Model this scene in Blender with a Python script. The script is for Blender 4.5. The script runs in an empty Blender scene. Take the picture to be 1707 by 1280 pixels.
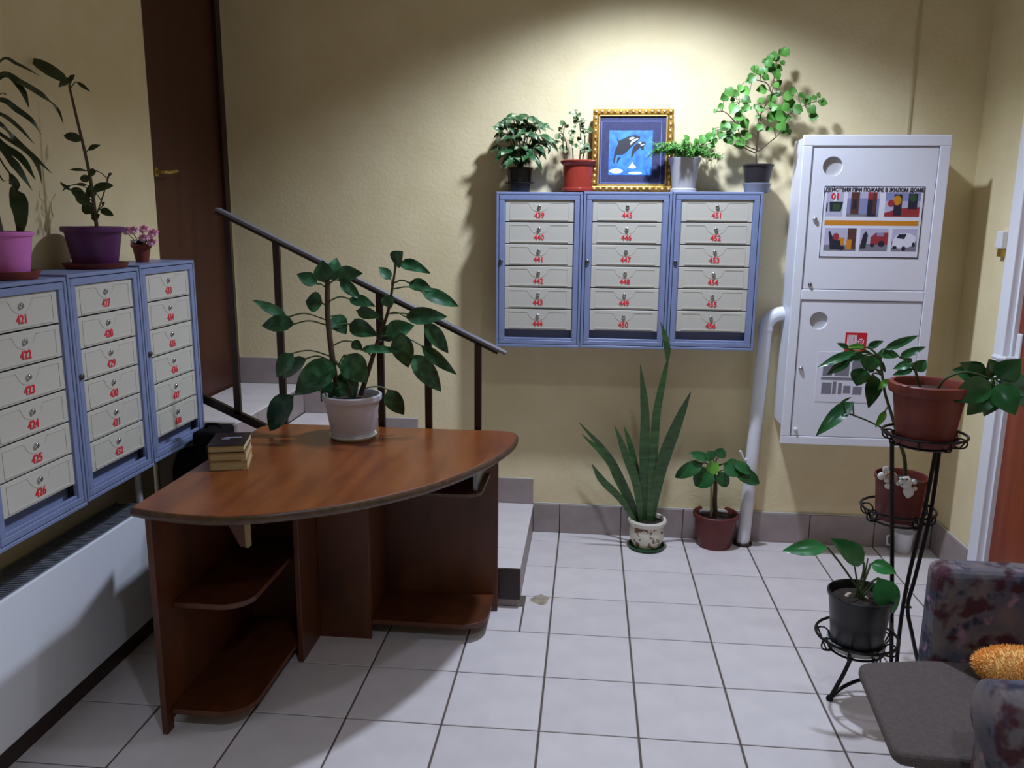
import bpy, bmesh, math, random
from mathutils import Vector as V, Matrix, noise
random.seed(11)
S = bpy.context.scene
COL = S.collection
R = math.radians

# ------------------------------------------------------------------ camera
F_PX, YAW, PITCH, ROLL = 1357.05, -0.0932, 0.199, 0.0098
CAM = V((0.11466, -3.71121, 1.51833))
fwd = V((math.sin(YAW)*math.cos(PITCH), math.cos(YAW)*math.cos(PITCH), -math.sin(PITCH)))
rgt0 = V((math.cos(YAW), -math.sin(YAW), 0)); up0 = rgt0.cross(fwd)
rgt = rgt0*math.cos(ROLL) + up0*math.sin(ROLL)
upv = -rgt0*math.sin(ROLL) + up0*math.cos(ROLL)
cd = bpy.data.cameras.new('camera'); cam = bpy.data.objects.new('camera', cd); COL.objects.link(cam)
M = Matrix((rgt, upv, -fwd)).transposed().to_4x4(); M.translation = CAM
cam.matrix_world = M
cd.sensor_width = 36; cd.lens = F_PX/1707*36; cd.clip_start = 0.02
S.camera = cam

def ray(px, py): return fwd + rgt*((px-853.5)/F_PX) + upv*((640-py)/F_PX)
def on(ax, val, px, py):
    d = ray(px, py); i = 'xyz'.index(ax); return CAM + d*((val-CAM[i])/d[i])
def at(px, py, y): return on('y', y, px, py)

# ------------------------------------------------------------------ world, view
w = bpy.data.worlds.new('world'); S.world = w; w.use_nodes = True
w.node_tree.nodes['Background'].inputs[0].default_value = (0.35, 0.4, 0.5, 1)
w.node_tree.nodes['Background'].inputs[1].default_value = 0.1
S.view_settings.view_transform = 'Standard'; S.view_settings.look = 'None'
S.view_settings.exposure = -0.46; S.view_settings.gamma = 1.0; S.view_settings.use_curve_mapping = False

LAMPC = (0.70, 0.80, 1.0)
#        x     y      power  full cone  blend
LAMPS = [(0.34, -0.66, 265, 134, 0.6), (0.50, -1.7, 31, 116, 0.5), (0.60, -3.6, 98, 118, 0.6)]
CEIL = 2.85

# ------------------------------------------------------------------ materials
def lin(c):
    return tuple((x/255/12.92 if x/255 <= .04045 else ((x/255+.055)/1.055)**2.4) for x in c) + (1,)
MATS = {}
def mat(name, c, rough=.6, metal=0, c2=None, scale=20, bump=0, bscale=120, obj_rand=0, detail=4, spec=.5, stretch=None, contrast=(.35, .65), emit=0):
    if name in MATS: return MATS[name]
    m = bpy.data.materials.new(name); m.use_nodes = True; n = m.node_tree.nodes; l = m.node_tree.links
    b = n['Principled BSDF']; b.inputs['Roughness'].default_value = rough; b.inputs['Metallic'].default_value = metal
    b.inputs['Specular IOR Level'].default_value = spec
    b.inputs['Base Color'].default_value = lin(c)
    tc = n.new('ShaderNodeTexCoord'); mp = n.new('ShaderNodeMapping'); l.new(tc.outputs['Object'], mp.inputs[0])
    if stretch: mp.inputs['Scale'].default_value = stretch
    out = None
    if c2 is not None:
        t = n.new('ShaderNodeTexNoise'); t.inputs['Scale'].default_value = scale; t.inputs['Detail'].default_value = detail
        l.new(mp.outputs[0], t.inputs['Vector'])
        r = n.new('ShaderNodeValToRGB'); r.color_ramp.elements[0].position, r.color_ramp.elements[1].position = contrast
        r.color_ramp.elements[0].color = lin(c); r.color_ramp.elements[1].color = lin(c2)
        l.new(t.outputs['Fac'], r.inputs[0]); out = r.outputs[0]; l.new(out, b.inputs['Base Color'])
    if obj_rand:
        oi = n.new('ShaderNodeObjectInfo'); mr = n.new('ShaderNodeMapRange')
        mr.inputs['To Min'].default_value = 1-obj_rand; mr.inputs['To Max'].default_value = 1+obj_rand
        l.new(oi.outputs['Random'], mr.inputs['Value'])
        hs = n.new('ShaderNodeHueSaturation'); hs.inputs['Color'].default_value = lin(c)
        if out: l.new(out, hs.inputs['Color'])
        l.new(mr.outputs[0], hs.inputs['Value']); l.new(hs.outputs[0], b.inputs['Base Color'])
    if bump:
        t2 = n.new('ShaderNodeTexNoise'); t2.inputs['Scale'].default_value = bscale; t2.inputs['Detail'].default_value = 5
        l.new(mp.outputs[0], t2.inputs['Vector'])
        bp = n.new('ShaderNodeBump'); bp.inputs['Strength'].default_value = bump; bp.inputs['Distance'].default_value = .01
        l.new(t2.outputs['Fac'], bp.inputs['Height']); l.new(bp.outputs[0], b.inputs['Normal'])
    if emit:
        b.inputs['Emission Color'].default_value = LAMPC+(1,); b.inputs['Emission Strength'].default_value = emit
    MATS[name] = m; return m

mat('wall', (224, 207, 163), .85, c2=(230, 214, 172), scale=6, bump=.16, bscale=60)
mat('ceiling', (196, 193, 184), .9)
mat('tile', (214, 206, 205), .35, c2=(222, 214, 212), scale=9, obj_rand=.035)
mat('grout', (96, 84, 76), .9)
mat('skirt', (150, 136, 134), .5, c2=(160, 146, 143), scale=12, obj_rand=.05)
mat('concrete', (140, 132, 128), .9, c2=(155, 148, 140), scale=20)
mat('dirt', (176, 160, 134), .95, c2=(140, 130, 118), scale=30)
mat('bluegrey', (128, 140, 176), .42, c2=(122, 134, 170), scale=30, bump=.05, bscale=300)
mat('mailinner', (124, 134, 166), .6)
mat('slot', (196, 192, 180), .45, obj_rand=.02)
mat('chrome', (200, 202, 210), .18, 1)
mat('chrome_dark', (120, 122, 128), .3, 1)
mat('red_print', (214, 40, 52), .6)
mat('white_metal', (234, 236, 244), .38, bump=.03, bscale=90)
mat('white_paint', (232, 232, 236), .4)
mat('white_plastic', (225, 225, 228), .35)
mat('grille', (128, 132, 142), .5, .3)
mat('black_gap', (22, 20, 20), .8)
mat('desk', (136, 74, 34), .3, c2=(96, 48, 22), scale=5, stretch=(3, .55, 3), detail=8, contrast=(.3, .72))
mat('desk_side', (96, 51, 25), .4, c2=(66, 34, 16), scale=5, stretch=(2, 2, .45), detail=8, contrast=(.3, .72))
mat('desk_edge', (92, 68, 48), .35, c2=(70, 50, 36), scale=40)
mat('door_dark', (74, 34, 18), .45, c2=(60, 26, 14), scale=5, stretch=(3, 3, .3), detail=6)
mat('door_red', (142, 62, 30), .4, c2=(122, 50, 24), scale=6, stretch=(3, 3, .3), detail=6)
mat('rail_brown', (46, 24, 18), .4)
mat('rail_pvc', (126, 126, 136), .3, .3)
mat('brass', (190, 160, 90), .35, .9)
mat('gold', (178, 132, 52), .35, .75, c2=(120, 82, 30), scale=45)
mat('gold_light', (222, 186, 110), .3, .7)
mat('navy', (34, 38, 78), .7, c2=(44, 48, 92), scale=60)
mat('mat_line', (120, 130, 190), .6)
mat('sea', (30, 96, 214), .5, c2=(60, 140, 236), scale=30)
mat('orca', (20, 18, 34), .5)
mat('splash', (225, 240, 255), .6)
mat('terracotta', (122, 52, 36), .5, c2=(112, 45, 32), scale=12)
mat('terracotta_dark', (108, 40, 32), .5, c2=(96, 34, 28), scale=12)
mat('terracotta_gloss', (158, 58, 44), .3, c2=(146, 50, 40), scale=12)
mat('pot_white', (214, 214, 226), .4, c2=(204, 204, 216), scale=8)
mat('pot_white_dull', (190, 190, 192), .5)
mat('pot_cream', (226, 222, 206), .3)
mat('pot_pattern', (226, 222, 206), .3, c2=(128, 100, 70), scale=34, contrast=(.55, .6))
mat('pot_black', (20, 20, 22), .35)
mat('pot_charcoal', (44, 40, 42), .45)
mat('pot_grey', (118, 122, 138), .5)
mat('pot_purple', (84, 34, 88), .45)
mat('pot_pink', (214, 120, 200), .45)
mat('saucer_green', (30, 84, 44), .4)
mat('clear_plastic', (150, 152, 146), .2)
mat('soil', (30, 22, 17), 1, c2=(54, 40, 30), scale=60, bump=.6, bscale=80)
mat('pebble', (176, 160, 142), .8)
mat('leaf_dark', (30, 72, 42), .28, c2=(70, 122, 86), scale=26, obj_rand=.25, contrast=(.45, .7))
mat('leaf_glossy', (28, 72, 38), .22, c2=(44, 100, 52), scale=14, obj_rand=.25)
mat('leaf_schef', (44, 84, 46), .35, c2=(196, 206, 166), scale=24, obj_rand=.25, contrast=(.52, .7))
mat('leaf_varieg', (70, 98, 52), .4, c2=(160, 164, 122), scale=40, obj_rand=.2, contrast=(.42, .62))
mat('leaf_mid', (40, 108, 52), .25, c2=(58, 130, 66), scale=14, obj_rand=.2)
mat('leaf_bright', (66, 122, 44), .45, c2=(96, 150, 66), scale=14, obj_rand=.28)
mat('leaf_fern', (84, 150, 58), .5, c2=(110, 172, 82), scale=20)
mat('leaf_lime', (96, 160, 48), .4)
mat('leaf_snake', (44, 74, 38), .4, c2=(66, 100, 54), scale=14, stretch=(1, 1, 5), obj_rand=.15)
mat('leaf_olive', (42, 56, 30), .4, c2=(56, 72, 40), scale=14, obj_rand=.2)
mat('stem_green', (66, 84, 44), .6)
mat('stem_brown', (72, 54, 38), .7)
mat('stake', (170, 150, 112), .8)
mat('petal', (226, 150, 188), .6, c2=(240, 190, 212), scale=30, obj_rand=.15)
mat('iron', (26, 22, 22), .4, .6)
mat('chair_seat', (84, 74, 70), .95, c2=(94, 84, 79), scale=120, bump=.3, bscale=400)
mat('orange_fur', (250, 176, 80), .9, c2=(254, 206, 128), scale=14)
mat('toy_white', (236, 232, 226), .9, bump=.4, bscale=200)
mat('toy_tan', (196, 158, 140), .9, bump=.4, bscale=200)
mat('black_cloth', (9, 8, 10), .9, spec=.2, bump=.2, bscale=80)
mat('paper', (206, 190, 146), .9, c2=(184, 164, 116), scale=8, stretch=(.3, .3, 60))
mat('book_black', (26, 20, 26), .35)
mat('book_grey', (120, 124, 138), .5)
mat('book_tan', (150, 112, 70), .6)
mat('poster_white', (232, 232, 244), .5)
mat('poster_ink', (40, 38, 56), .6)
mat('poster_lilac', (190, 188, 214), .6)
mat('poster_blue', (140, 146, 190), .6)
mat('poster_brown', (92, 56, 50), .6)
mat('poster_green', (54, 84, 50), .6)
mat('poster_red', (160, 52, 58), .6)
mat('poster_orange', (212, 138, 34), .6)
mat('poster_grey', (130, 128, 140), .6)
mat('sign_red', (206, 34, 48), .5)
mat('cable', (196, 184, 148), .6)
mat('lamp_glow', (255, 255, 255), .5, emit=12)

def floral():
    m = bpy.data.materials.new('floral_fabric'); m.use_nodes = True; n = m.node_tree.nodes; l = m.node_tree.links
    b = n['Principled BSDF']; b.inputs['Roughness'].default_value = .95
    tc = n.new('ShaderNodeTexCoord')
    def layer(scale, off, lo, hi, ca, cb, src=None):
        mp = n.new('ShaderNodeMapping'); mp.inputs['Location'].default_value = (off, off*.7, off*1.3); l.new(tc.outputs['Object'], mp.inputs[0])
        t = n.new('ShaderNodeTexNoise'); t.inputs['Scale'].default_value = scale; t.inputs['Detail'].default_value = 3; l.new(mp.outputs[0], t.inputs['Vector'])
        mr = n.new('ShaderNodeMapRange'); mr.inputs['From Min'].default_value = lo; mr.inputs['From Max'].default_value = hi; l.new(t.outputs['Fac'], mr.inputs['Value'])
        mx = n.new('ShaderNodeMix'); mx.data_type = 'RGBA'; l.new(mr.outputs[0], mx.inputs[0])
        mx.inputs[6].default_value = lin(ca); mx.inputs[7].default_value = lin(cb)
        if src: l.new(src, mx.inputs[6])
        return mx.outputs[2]
    o = layer(9, 0, .4, .6, (84, 84, 98), (116, 104, 100))
    o = layer(13, 3.1, .52, .60, (0, 0, 0), (68, 34, 42), o)
    o = layer(16, 7.7, .56, .64, (0, 0, 0), (44, 46, 64), o)
    o = layer(19, 12.3, .60, .68, (0, 0, 0), (146, 112, 134), o)
    l.new(o, b.inputs['Base Color'])
    MATS['floral'] = m
floral()

# ------------------------------------------------------------------ mesh helpers
def world_off(p):
    o = V((0, 0, 0))
    while p: o += p.location; p = p.parent
    return o
def tag(o, label, cat, group=None):
    o['label'] = label; o['category'] = cat
    if group: o['group'] = group
    return o
def thing(name, label, cat, loc, rotz=0, group=None):
    o = bpy.data.objects.new(name, None); COL.objects.link(o); o.location = V(loc); o.rotation_euler = (0, 0, rotz)
    o.empty_display_size = .05
    return tag(o, label, cat, group)
def struct(o): o['kind'] = 'structure'; return o

class MB:
    def __init__(s): s.v = []; s.f = []; s.m = []; s.cur = 0
    def add(s, vs, fs):
        k = len(s.v); s.v += [V(x) for x in vs]; s.f += [tuple(i+k for i in f) for f in fs]; s.m += [s.cur]*len(fs); return s
    def box(s, x0, x1, y0, y1, z0, z1):
        return s.add([(x0,y0,z0),(x1,y0,z0),(x1,y1,z0),(x0,y1,z0),(x0,y0,z1),(x1,y0,z1),(x1,y1,z1),(x0,y1,z1)],
                     [(3,2,1,0),(4,5,6,7),(0,1,5,4),(1,2,6,5),(2,3,7,6),(3,0,4,7)])
    def bar(s, a, b, wv, hv):  # box from a to b with half-width vectors
        a, b, wv, hv = V(a), V(b), V(wv), V(hv)
        return s.add([a-wv-hv, a+wv-hv, a+wv+hv, a-wv+hv, b-wv-hv, b+wv-hv, b+wv+hv, b-wv+hv],
                     [(0,1,2,3),(7,6,5,4),(0,4,5,1),(1,5,6,2),(2,6,7,3),(3,7,4,0)])
    def prism(s, pts, z0, z1):
        n = len(pts)
        return s.add([(x, y, z0) for x, y in pts]+[(x, y, z1) for x, y in pts],
                     [tuple(range(n-1, -1, -1)), tuple(range(n, 2*n))]+[(i, (i+1) % n, n+(i+1) % n, n+i) for i in range(n)])
    def prism_y(s, pts, y0, y1):   # polygon in x,z
        n = len(pts)
        return s.add([(x, y0, z) for x, z in pts]+[(x, y1, z) for x, z in pts],
                     [tuple(range(n)), tuple(range(2*n-1, n-1, -1))]+[(i, n+i, n+(i+1) % n, (i+1) % n) for i in range(n)])
    def lathe(s, prof, c, n=28, cap0=True, cap1=False, sx=1, sy=1):
        c = V(c); vs = []
        for r, z in prof:
            for i in range(n):
                a = 2*math.pi*i/n; vs.append(c+V((r*math.cos(a)*sx, r*math.sin(a)*sy, z)))
        fs = [(j*n+i, j*n+(i+1) % n, (j+1)*n+(i+1) % n, (j+1)*n+i) for j in range(len(prof)-1) for i in range(n)]
        if cap0: fs.append(tuple(range(n-1, -1, -1)))
        if cap1: fs.append(tuple(range((len(prof)-1)*n, len(prof)*n)))
        return s.add(vs, fs)
    def tube(s, pts, r, n=8, caps=True, closed=False):
        pts = [V(p) for p in pts]; N = len(pts)
        rs = r if isinstance(r, (list, tuple)) else [r]*N
        vs = []; ref = None
        for i, p in enumerate(pts):
            if closed: d = pts[(i+1) % N]-pts[i-1]
            else: d = pts[min(i+1, N-1)]-pts[max(i-1, 0)]
            if d.length < 1e-9: d = V((0, 0, 1))
            d.normalize()
            if ref is None: ref = d.orthogonal()
            ref = ref-d*ref.dot(d)
            if ref.length < 1e-6: ref = d.orthogonal()
            ref.normalize(); q = d.cross(ref)
            for k in range(n):
                a = 2*math.pi*k/n; vs.append(p+(ref*math.cos(a)+q*math.sin(a))*rs[i])
        J = N if closed else N-1
        fs = [(j*n+k, j*n+(k+1) % n, ((j+1) % N)*n+(k+1) % n, ((j+1) % N)*n+k) for j in range(J) for k in range(n)]
        if caps and not closed: fs += [tuple(range(n-1, -1, -1)), tuple(range((N-1)*n, N*n))]
        return s.add(vs, fs)
    def ball(s, c, r, n=14, m=9, sx=1, sy=1, sz=1):
        c = V(c); prof = [(math.sin(math.pi*j/m)*r, -math.cos(math.pi*j/m)*r*sz) for j in range(m+1)]
        prof[0] = (r*.02, -r*sz); prof[-1] = (r*.02, r*sz)
        return s.lathe(prof, c, n, True, True, sx, sy)
    def build(s, name, material, parent=None, local=False, smooth=False, bevel=0, seg=2, origin=True):
        me = bpy.data.meshes.new(name); o = bpy.data.objects.new(name, me)
        vs = s.v; off = V((0, 0, 0))
        if parent is not None:
            if not local: off = world_off(parent)
        elif origin:
            xs = [v.x for v in vs]; ys = [v.y for v in vs]; zs = [v.z for v in vs]
            off = V(((min(xs)+max(xs))/2, (min(ys)+max(ys))/2, min(zs))); o.location = off
        me.from_pydata([v-off for v in vs], [], s.f); me.update()
        ms = material if isinstance(material, (list, tuple)) else [material]
        for x in ms: me.materials.append(MATS[x])
        if len(ms) > 1: me.polygons.foreach_set('material_index', s.m)
        if smooth: me.polygons.foreach_set('use_smooth', [True]*len(me.polygons))
        bm = bmesh.new(); bm.from_mesh(me); bmesh.ops.recalc_face_normals(bm, faces=bm.faces); bm.to_mesh(me); bm.free()
        if smooth:
            try: me.set_sharp_from_angle(angle=R(40))
            except Exception: pass
        COL.objects.link(o)
        if parent is not None: o.parent = parent
        if bevel:
            b = o.modifiers.new('bevel', 'BEVEL'); b.width = bevel; b.segments = seg; b.limit_method = 'ANGLE'
        return o

def spline(pts, k=5):
    pts = [V(p) for p in pts]
    if len(pts) == 2: return [pts[0].lerp(pts[1], i/k) for i in range(k+1)]
    out = []
    for i in range(len(pts)-1):
        p0 = pts[i-1] if i else pts[0]*2-pts[1]; p1, p2 = pts[i], pts[i+1]
        p3 = pts[i+2] if i+2 < len(pts) else pts[-1]*2-pts[-2]
        for j in range(k):
            t = j/k
            out.append(((p1*2)+(p2-p0)*t+(p0*2-p1*5+p2*4-p3)*t*t+(p1*3-p0-p2*3+p3)*t*t*t)*.5)
    out.append(pts[-1]); return out

def prof_ovate(t): return max(.03, math.sin(math.pi*min(1, t)**.72)**.85)
def prof_lance(t): return max(.03, math.sin(math.pi*t**.85)**.9)
def prof_round(t): return max(.05, math.sin(math.pi*t**.8)**.55)
def prof_heart(t): return max(.02, (1-t)**.75*min(1, .35+t*6)*1.02)
def leaf_into(mb, base, tip, width, hint, arch=.12, fold=.18, prof=prof_ovate, n=7):
    base, tip = V(base), V(tip); d = tip-base; L = d.length
    if L < 1e-5: return
    side = d.cross(V(hint))
    if side.length < 1e-4: side = d.orthogonal()
    side.normalize(); nr = side.cross(d).normalized()
    vs = []
    for i in range(n+1):
        t = i/n; hw = width/2*prof(t); c = base+d*t+nr*(arch*L*4*t*(1-t)*.5)
        wv = .012*math.sin(t*9+L*90)*L
        vs += [c-side*hw+nr*(fold*hw+wv), c-side*hw*.5+nr*fold*hw*.35, c-nr*fold*hw*.2, c+side*hw*.5+nr*fold*hw*.35, c+side*hw+nr*(fold*hw-wv)]
    fs = [(5*i+k, 5*i+k+1, 5*i+k+6, 5*i+k+5) for i in range(n) for k in range(4)]
    mb.add(vs, fs)
def leaf(parent, base, tip, width, m, hint=None, arch=.12, fold=.18, prof=prof_ovate, n=7, name='leaf'):
    if hint is None: hint = V((random.uniform(-.35, .35), -.75, .65+random.uniform(-.25, .25)))
    mb = MB(); leaf_into(mb, base, tip, width, hint, arch, fold, prof, n)
    return mb.build(name, m, parent, smooth=True)
def strap(parent, pts, widths, m, hint=(0, -1, .25), thick=.12, k=5, name='leaf'):
    P = spline(pts, k); N = len(P); mb = MB(); vs = []
    for i, p in enumerate(P):
        t = i/(N-1)*(len(widths)-1); a = int(min(t, len(widths)-2)); wd = widths[a]+(widths[a+1]-widths[a])*(t-a)
        d = P[min(i+1, N-1)]-P[max(i-1, 0)]; side = d.cross(V(hint)).normalized(); nr = side.cross(d).normalized()
        h = wd/2; vs += [p-side*h+nr*h*thick, p-side*h*.45-nr*h*thick*.6, p-nr*h*thick*1.2, p+side*h*.45-nr*h*thick*.6, p+side*h+nr*h*thick, p+side*h*.4+nr*h*thick*.9, p+nr*h*thick*.5, p-side*h*.4+nr*h*thick*.9]
    n = 8
    fs = [(j*n+q, j*n+(q+1) % n, (j+1)*n+(q+1) % n, (j+1)*n+q) for j in range(N-1) for q in range(n)]
    mb.add(vs, fs); return mb.build(name, m, parent, smooth=True)
def stem(parent, pts, r, m='stem_green', name='stem', k=4, n=6):
    P = spline(pts, k); N = len(P)
    rs = [r[0]+(r[1]-r[0])*i/(N-1) for i in range(N)] if isinstance(r, tuple) else r
    return MB().tube(P, rs, n).build(name, m, parent, smooth=True)
def pot(parent, c, r0, r1, h, m, rim=.012, rimh=.02, soil=True, soil_m='soil', n=32, name='pot'):
    c = V(c); mb = MB()
    mb.lathe([(r0*.97, 0), (r0, .004), (r1-.002, h-rimh), (r1+rim*.8, h-rimh+.001), (r1+rim, h-rimh+.005), (r1+rim, h-.003), (r1+rim-.003, h), (r1-.002, h), (r1-.005, h-.006), (r1*.93, h*.72)], c, n)
    o = mb.build(name, m, parent, smooth=True)
    if soil:
        zs = h*.86; rr = r0+(r1-r0)*.86-.003
        MB().lathe([(rr, zs-.006), (rr*.9, zs), (rr*.5, zs+.004), (.004, zs+.006)], c, 20, False, True).build('soil', soil_m, parent, smooth=True)
    return o
def saucer(parent, c, r, h, m, name='saucer'):
    return MB().lathe([(r*.85, 0), (r*.9, .001), (r, h-.002), (r, h), (r-.004, h), (r*.86, .006), (.003, .006)], c, 32, True, True).build(name, m, parent, smooth=True)

TILES = {}
def tile_mesh(wd, ht, th, m, ch=.0015):
    key = (round(wd, 4), round(ht, 4), th, m)
    if key not in TILES:
        a, b = wd/2, ht/2; me = bpy.data.meshes.new('tile')
        v = [(-a,-b,0),(a,-b,0),(a,b,0),(-a,b,0),(-a,-b,th-ch),(a,-b,th-ch),(a,b,th-ch),(-a,b,th-ch),(-a+ch,-b+ch,th),(a-ch,-b+ch,th),(a-ch,b-ch,th),(-a+ch,b-ch,th)]
        f = [(3,2,1,0),(8,9,10,11)]+[(i,(i+1)%4,4+(i+1)%4,4+i) for i in range(4)]+[(4+i,4+(i+1)%4,8+(i+1)%4,8+i) for i in range(4)]
        me.from_pydata(v, [], f); me.materials.append(MATS[m]); TILES[key] = me
    return TILES[key]
def tile(name, parent, c, wd, ht, th, m, facing='z'):
    o = bpy.data.objects.new(name, tile_mesh(wd, ht, th, m)); COL.objects.link(o); o.parent = parent
    o.location = V(c)-world_off(parent)
    o.rotation_euler = {'z': (0, 0, 0), '-y': (R(90), 0, 0), '+x': (R(90), 0, R(90)), '-x': (R(90), 0, R(-90))}[facing]
    return o
def text(name, body, size, m, parent, loc, rot=(R(90), 0, 0), bold=0, sx=1):
    cu = bpy.data.curves.new('t', 'FONT'); cu.body = body; cu.size = size; cu.align_x = 'CENTER'; cu.align_y = 'CENTER'
    cu.extrude = .0006
    o = bpy.data.objects.new('t', cu); COL.objects.link(o); dg = bpy.context.evaluated_depsgraph_get(); dg.update()
    me = bpy.data.meshes.new_from_object(o.evaluated_get(dg)); bpy.data.objects.remove(o); bpy.data.curves.remove(cu)
    if bold:   # heavier strokes: the glyphs repeated with a small shift
        bm = bmesh.new()
        for dx, dy in ((-bold, 0), (bold, 0), (0, bold*.8), (0, -bold*.8)):
            n0 = len(bm.verts); bm.from_mesh(me); bm.verts.ensure_lookup_table()
            for v in bm.verts[n0:]: v.co.x += dx; v.co.y += dy; v.co.z += dx*.08+dy*.03
        bm.to_mesh(me); bm.free()
    me.materials.clear(); me.materials.append(MATS[m]); me.name = name
    t = bpy.data.objects.new(name, me); COL.objects.link(t); t.parent = parent; t.location = loc; t.rotation_euler = rot; t.scale = (sx, 1, 1)
    return t

# ================================================================== STRUCTURE
XL, XR, YB, YF = -1.60, 1.775, .12, -5.0
T = .3
floor = struct(MB().box(XL-.15, XR+.15, YF-.15, YB+.15, -.06, -.003).build('floor', 'grout', origin=False))
ST_Y, ST_X = -.70, -.132
xs = [XL]+[i*T for i in range(-5, 6)]+[XR]
ys = [YB]+[-j*T for j in range(0, 17)]+[YF]
for i in range(len(xs)-1):
    for j in range(len(ys)-1):
        x0, x1, y1, y0 = xs[i], xs[i+1], ys[j], ys[j+1]
        spans = [(x0, x1)]
        if y0 > ST_Y-.01:
            if x1 <= ST_X: continue
            if x0 < ST_X: spans = [(ST_X-.003, x1)]
        elif y1 > ST_Y:
            if x0 < ST_X < x1: spans = [(x0, ST_X+.02), (ST_X+.02, x1)]
            if x1 <= ST_X: y1 = ST_Y+.003
        for a, b in spans:
            yy0, yy1 = y0, y1
            if y1 > ST_Y > y0 and b <= ST_X+.021 and a < ST_X-.01: yy1 = ST_Y+.003
            g, gy = .0034, .0026
            if b-a < .02 or yy1-yy0 < .015: continue
            tile('floor_tile', floor, ((a+b)/2, (yy0+yy1)/2, -.006), b-a-2*g, yy1-yy0-2*gy, .006, 'tile')

ceil = struct(MB().box(XL-.15, XR+.15, YF-.15, YB+.15, CEIL, CEIL+.1).build('ceiling', 'ceiling', origin=False))
struct(MB().box(XL-.15, XR+.15, YB, YB+.12, 0, CEIL).build('wall_back', 'wall', origin=False))
struct(MB().box(XL-.15, XR+.15, YF-.12, YF, 0, CEIL).build('wall_front', 'wall', origin=False))
DY0, DY1, DZ0, DZ1 = -.565, .112, .70, 2.76     # left door opening
mb = MB()
mb.box(XL-.12, XL, YF, DY0, 0, CEIL).box(XL-.12, XL, DY0, YB, 0, DZ0).box(XL-.12, XL, DY0, YB, DZ1, CEIL).box(XL-.12, XL, DY1, YB, DZ0, DZ1)
struct(mb.build('wall_left', 'wall', origin=False))
RY0, RY1, RZ1 = -1.30, -.285, 2.10               # right door opening
mb = MB()
mb.box(XR, XR+.12, YF, RY0, 0, CEIL).box(XR, XR+.12, RY1, YB, 0, CEIL).box(XR, XR+.12, RY0, RY1, RZ1, CEIL)
struct(mb.build('wall_right', 'wall', origin=False))

# left door (landing)
d1 = struct(MB().box(XL-.06, XL-.012, DY0+.004, DY1-.05, DZ0, DZ1-.045).build('door_1', 'door_dark', origin=False))
MB().box(XL-.09, XL+.006, DY1-.05, DY1-.002, DZ0, DZ1).build('door_jamb', 'rail_brown', d1, bevel=.003)
MB().box(XL-.09, XL+.002, DY0+.001, DY1-.05, DZ1-.045, DZ1-.001).build('door_head', 'rail_brown', d1)
h = MB().lathe([(.018, 0), (.018, .006)], (0, 0, 0), 16, True, True)
h.v = [V((XL-.012+v.z, DY0+.035+v.x, 1.69+v.y)) for v in h.v]
h.tube([(XL-.008, DY0+.035, 1.69), (XL+.03, DY0+.035, 1.69), (XL+.035, DY0+.05, 1.69), (XL+.035, DY0+.12, 1.70)], .007, 8)
h.build('lever_handle', 'brass', d1, smooth=True)

# right door
d2 = struct(MB().box(XR+.03, XR+.075, RY0+.075, RY1-.05, .005, RZ1-.075).build('door_2', 'door_red', origin=False))
MB().box(XR-.014, XR+.09, RY1-.05, RY1+.028, 0, RZ1).build('door_jamb', 'white_paint', d2, bevel=.004)
MB().box(XR+.012, XR+.03, RY1-.064, RY1-.05, 0, RZ1-.05).build('door_stop', 'white_paint', d2)
MB().box(XR-.014, XR+.09, RY0-.028, RY0+.075, 0, RZ1).build('door_jamb', 'white_paint', d2, bevel=.004)
MB().box(XR-.014, XR+.09, RY0-.028, RY1+.028, RZ1-.075, RZ1+.03).build('door_head', 'white_paint', d2, bevel=.004)
hy = RY1-.088
MB().box(XR+.02, XR+.031, hy-.018, hy+.018, .93, 1.10).build('handle_plate', 'white_plastic', d2, bevel=.006)
MB().tube([(XR+.03, hy, 1.0), (XR-.02, hy, 1.0), (XR-.028, hy+.01, 1.0), (XR-.028, hy+.075, .998)], .010, 10).build('lever_handle', 'white_plastic', d2, smooth=True)

# baseboards
bb = struct(MB().box(ST_X, XR, YB-.006, YB, 0, .147).build('baseboard_back', 'grout', origin=False))
e = [ST_X]+[i*T for i in range(0, 6)]+[XR-.013]
for a, b in zip(e, e[1:]): tile('skirting_tile', bb, ((a+b)/2, YB-.005, .0735), b-a-.004, .145, .009, 'skirt', '-y')
MB().box(ST_X, XR-.013, YB-.010, YB-.002, .147, .151).build('skirting_cap', 'ceiling', bb)
br = struct(MB().box(XR-.006, XR, RY1+.03, YB-.014, 0, .147).build('baseboard_right', 'grout', origin=False))
for a, b in ((RY1+.03, -.03), (-.03, YB-.014)): tile('skirting_tile', br, (XR-.005, (a+b)/2, .0735), b-a-.004, .145, .009, 'skirt', '-x')
MB().box(XR-.010, XR-.002, RY1+.03, YB-.014, .147, .151).build('skirting_cap', 'ceiling', br)
bl = struct(MB().box(XL, XL+.006, YF, ST_Y-.02, 0, .12).build('baseboard_left', 'grout', origin=False))
for j in range(2, 16): tile('skirting_tile', bl, (XL+.005, -j*T-.25, .06), T-.004, .118, .009, 'skirt', '+x')

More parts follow.
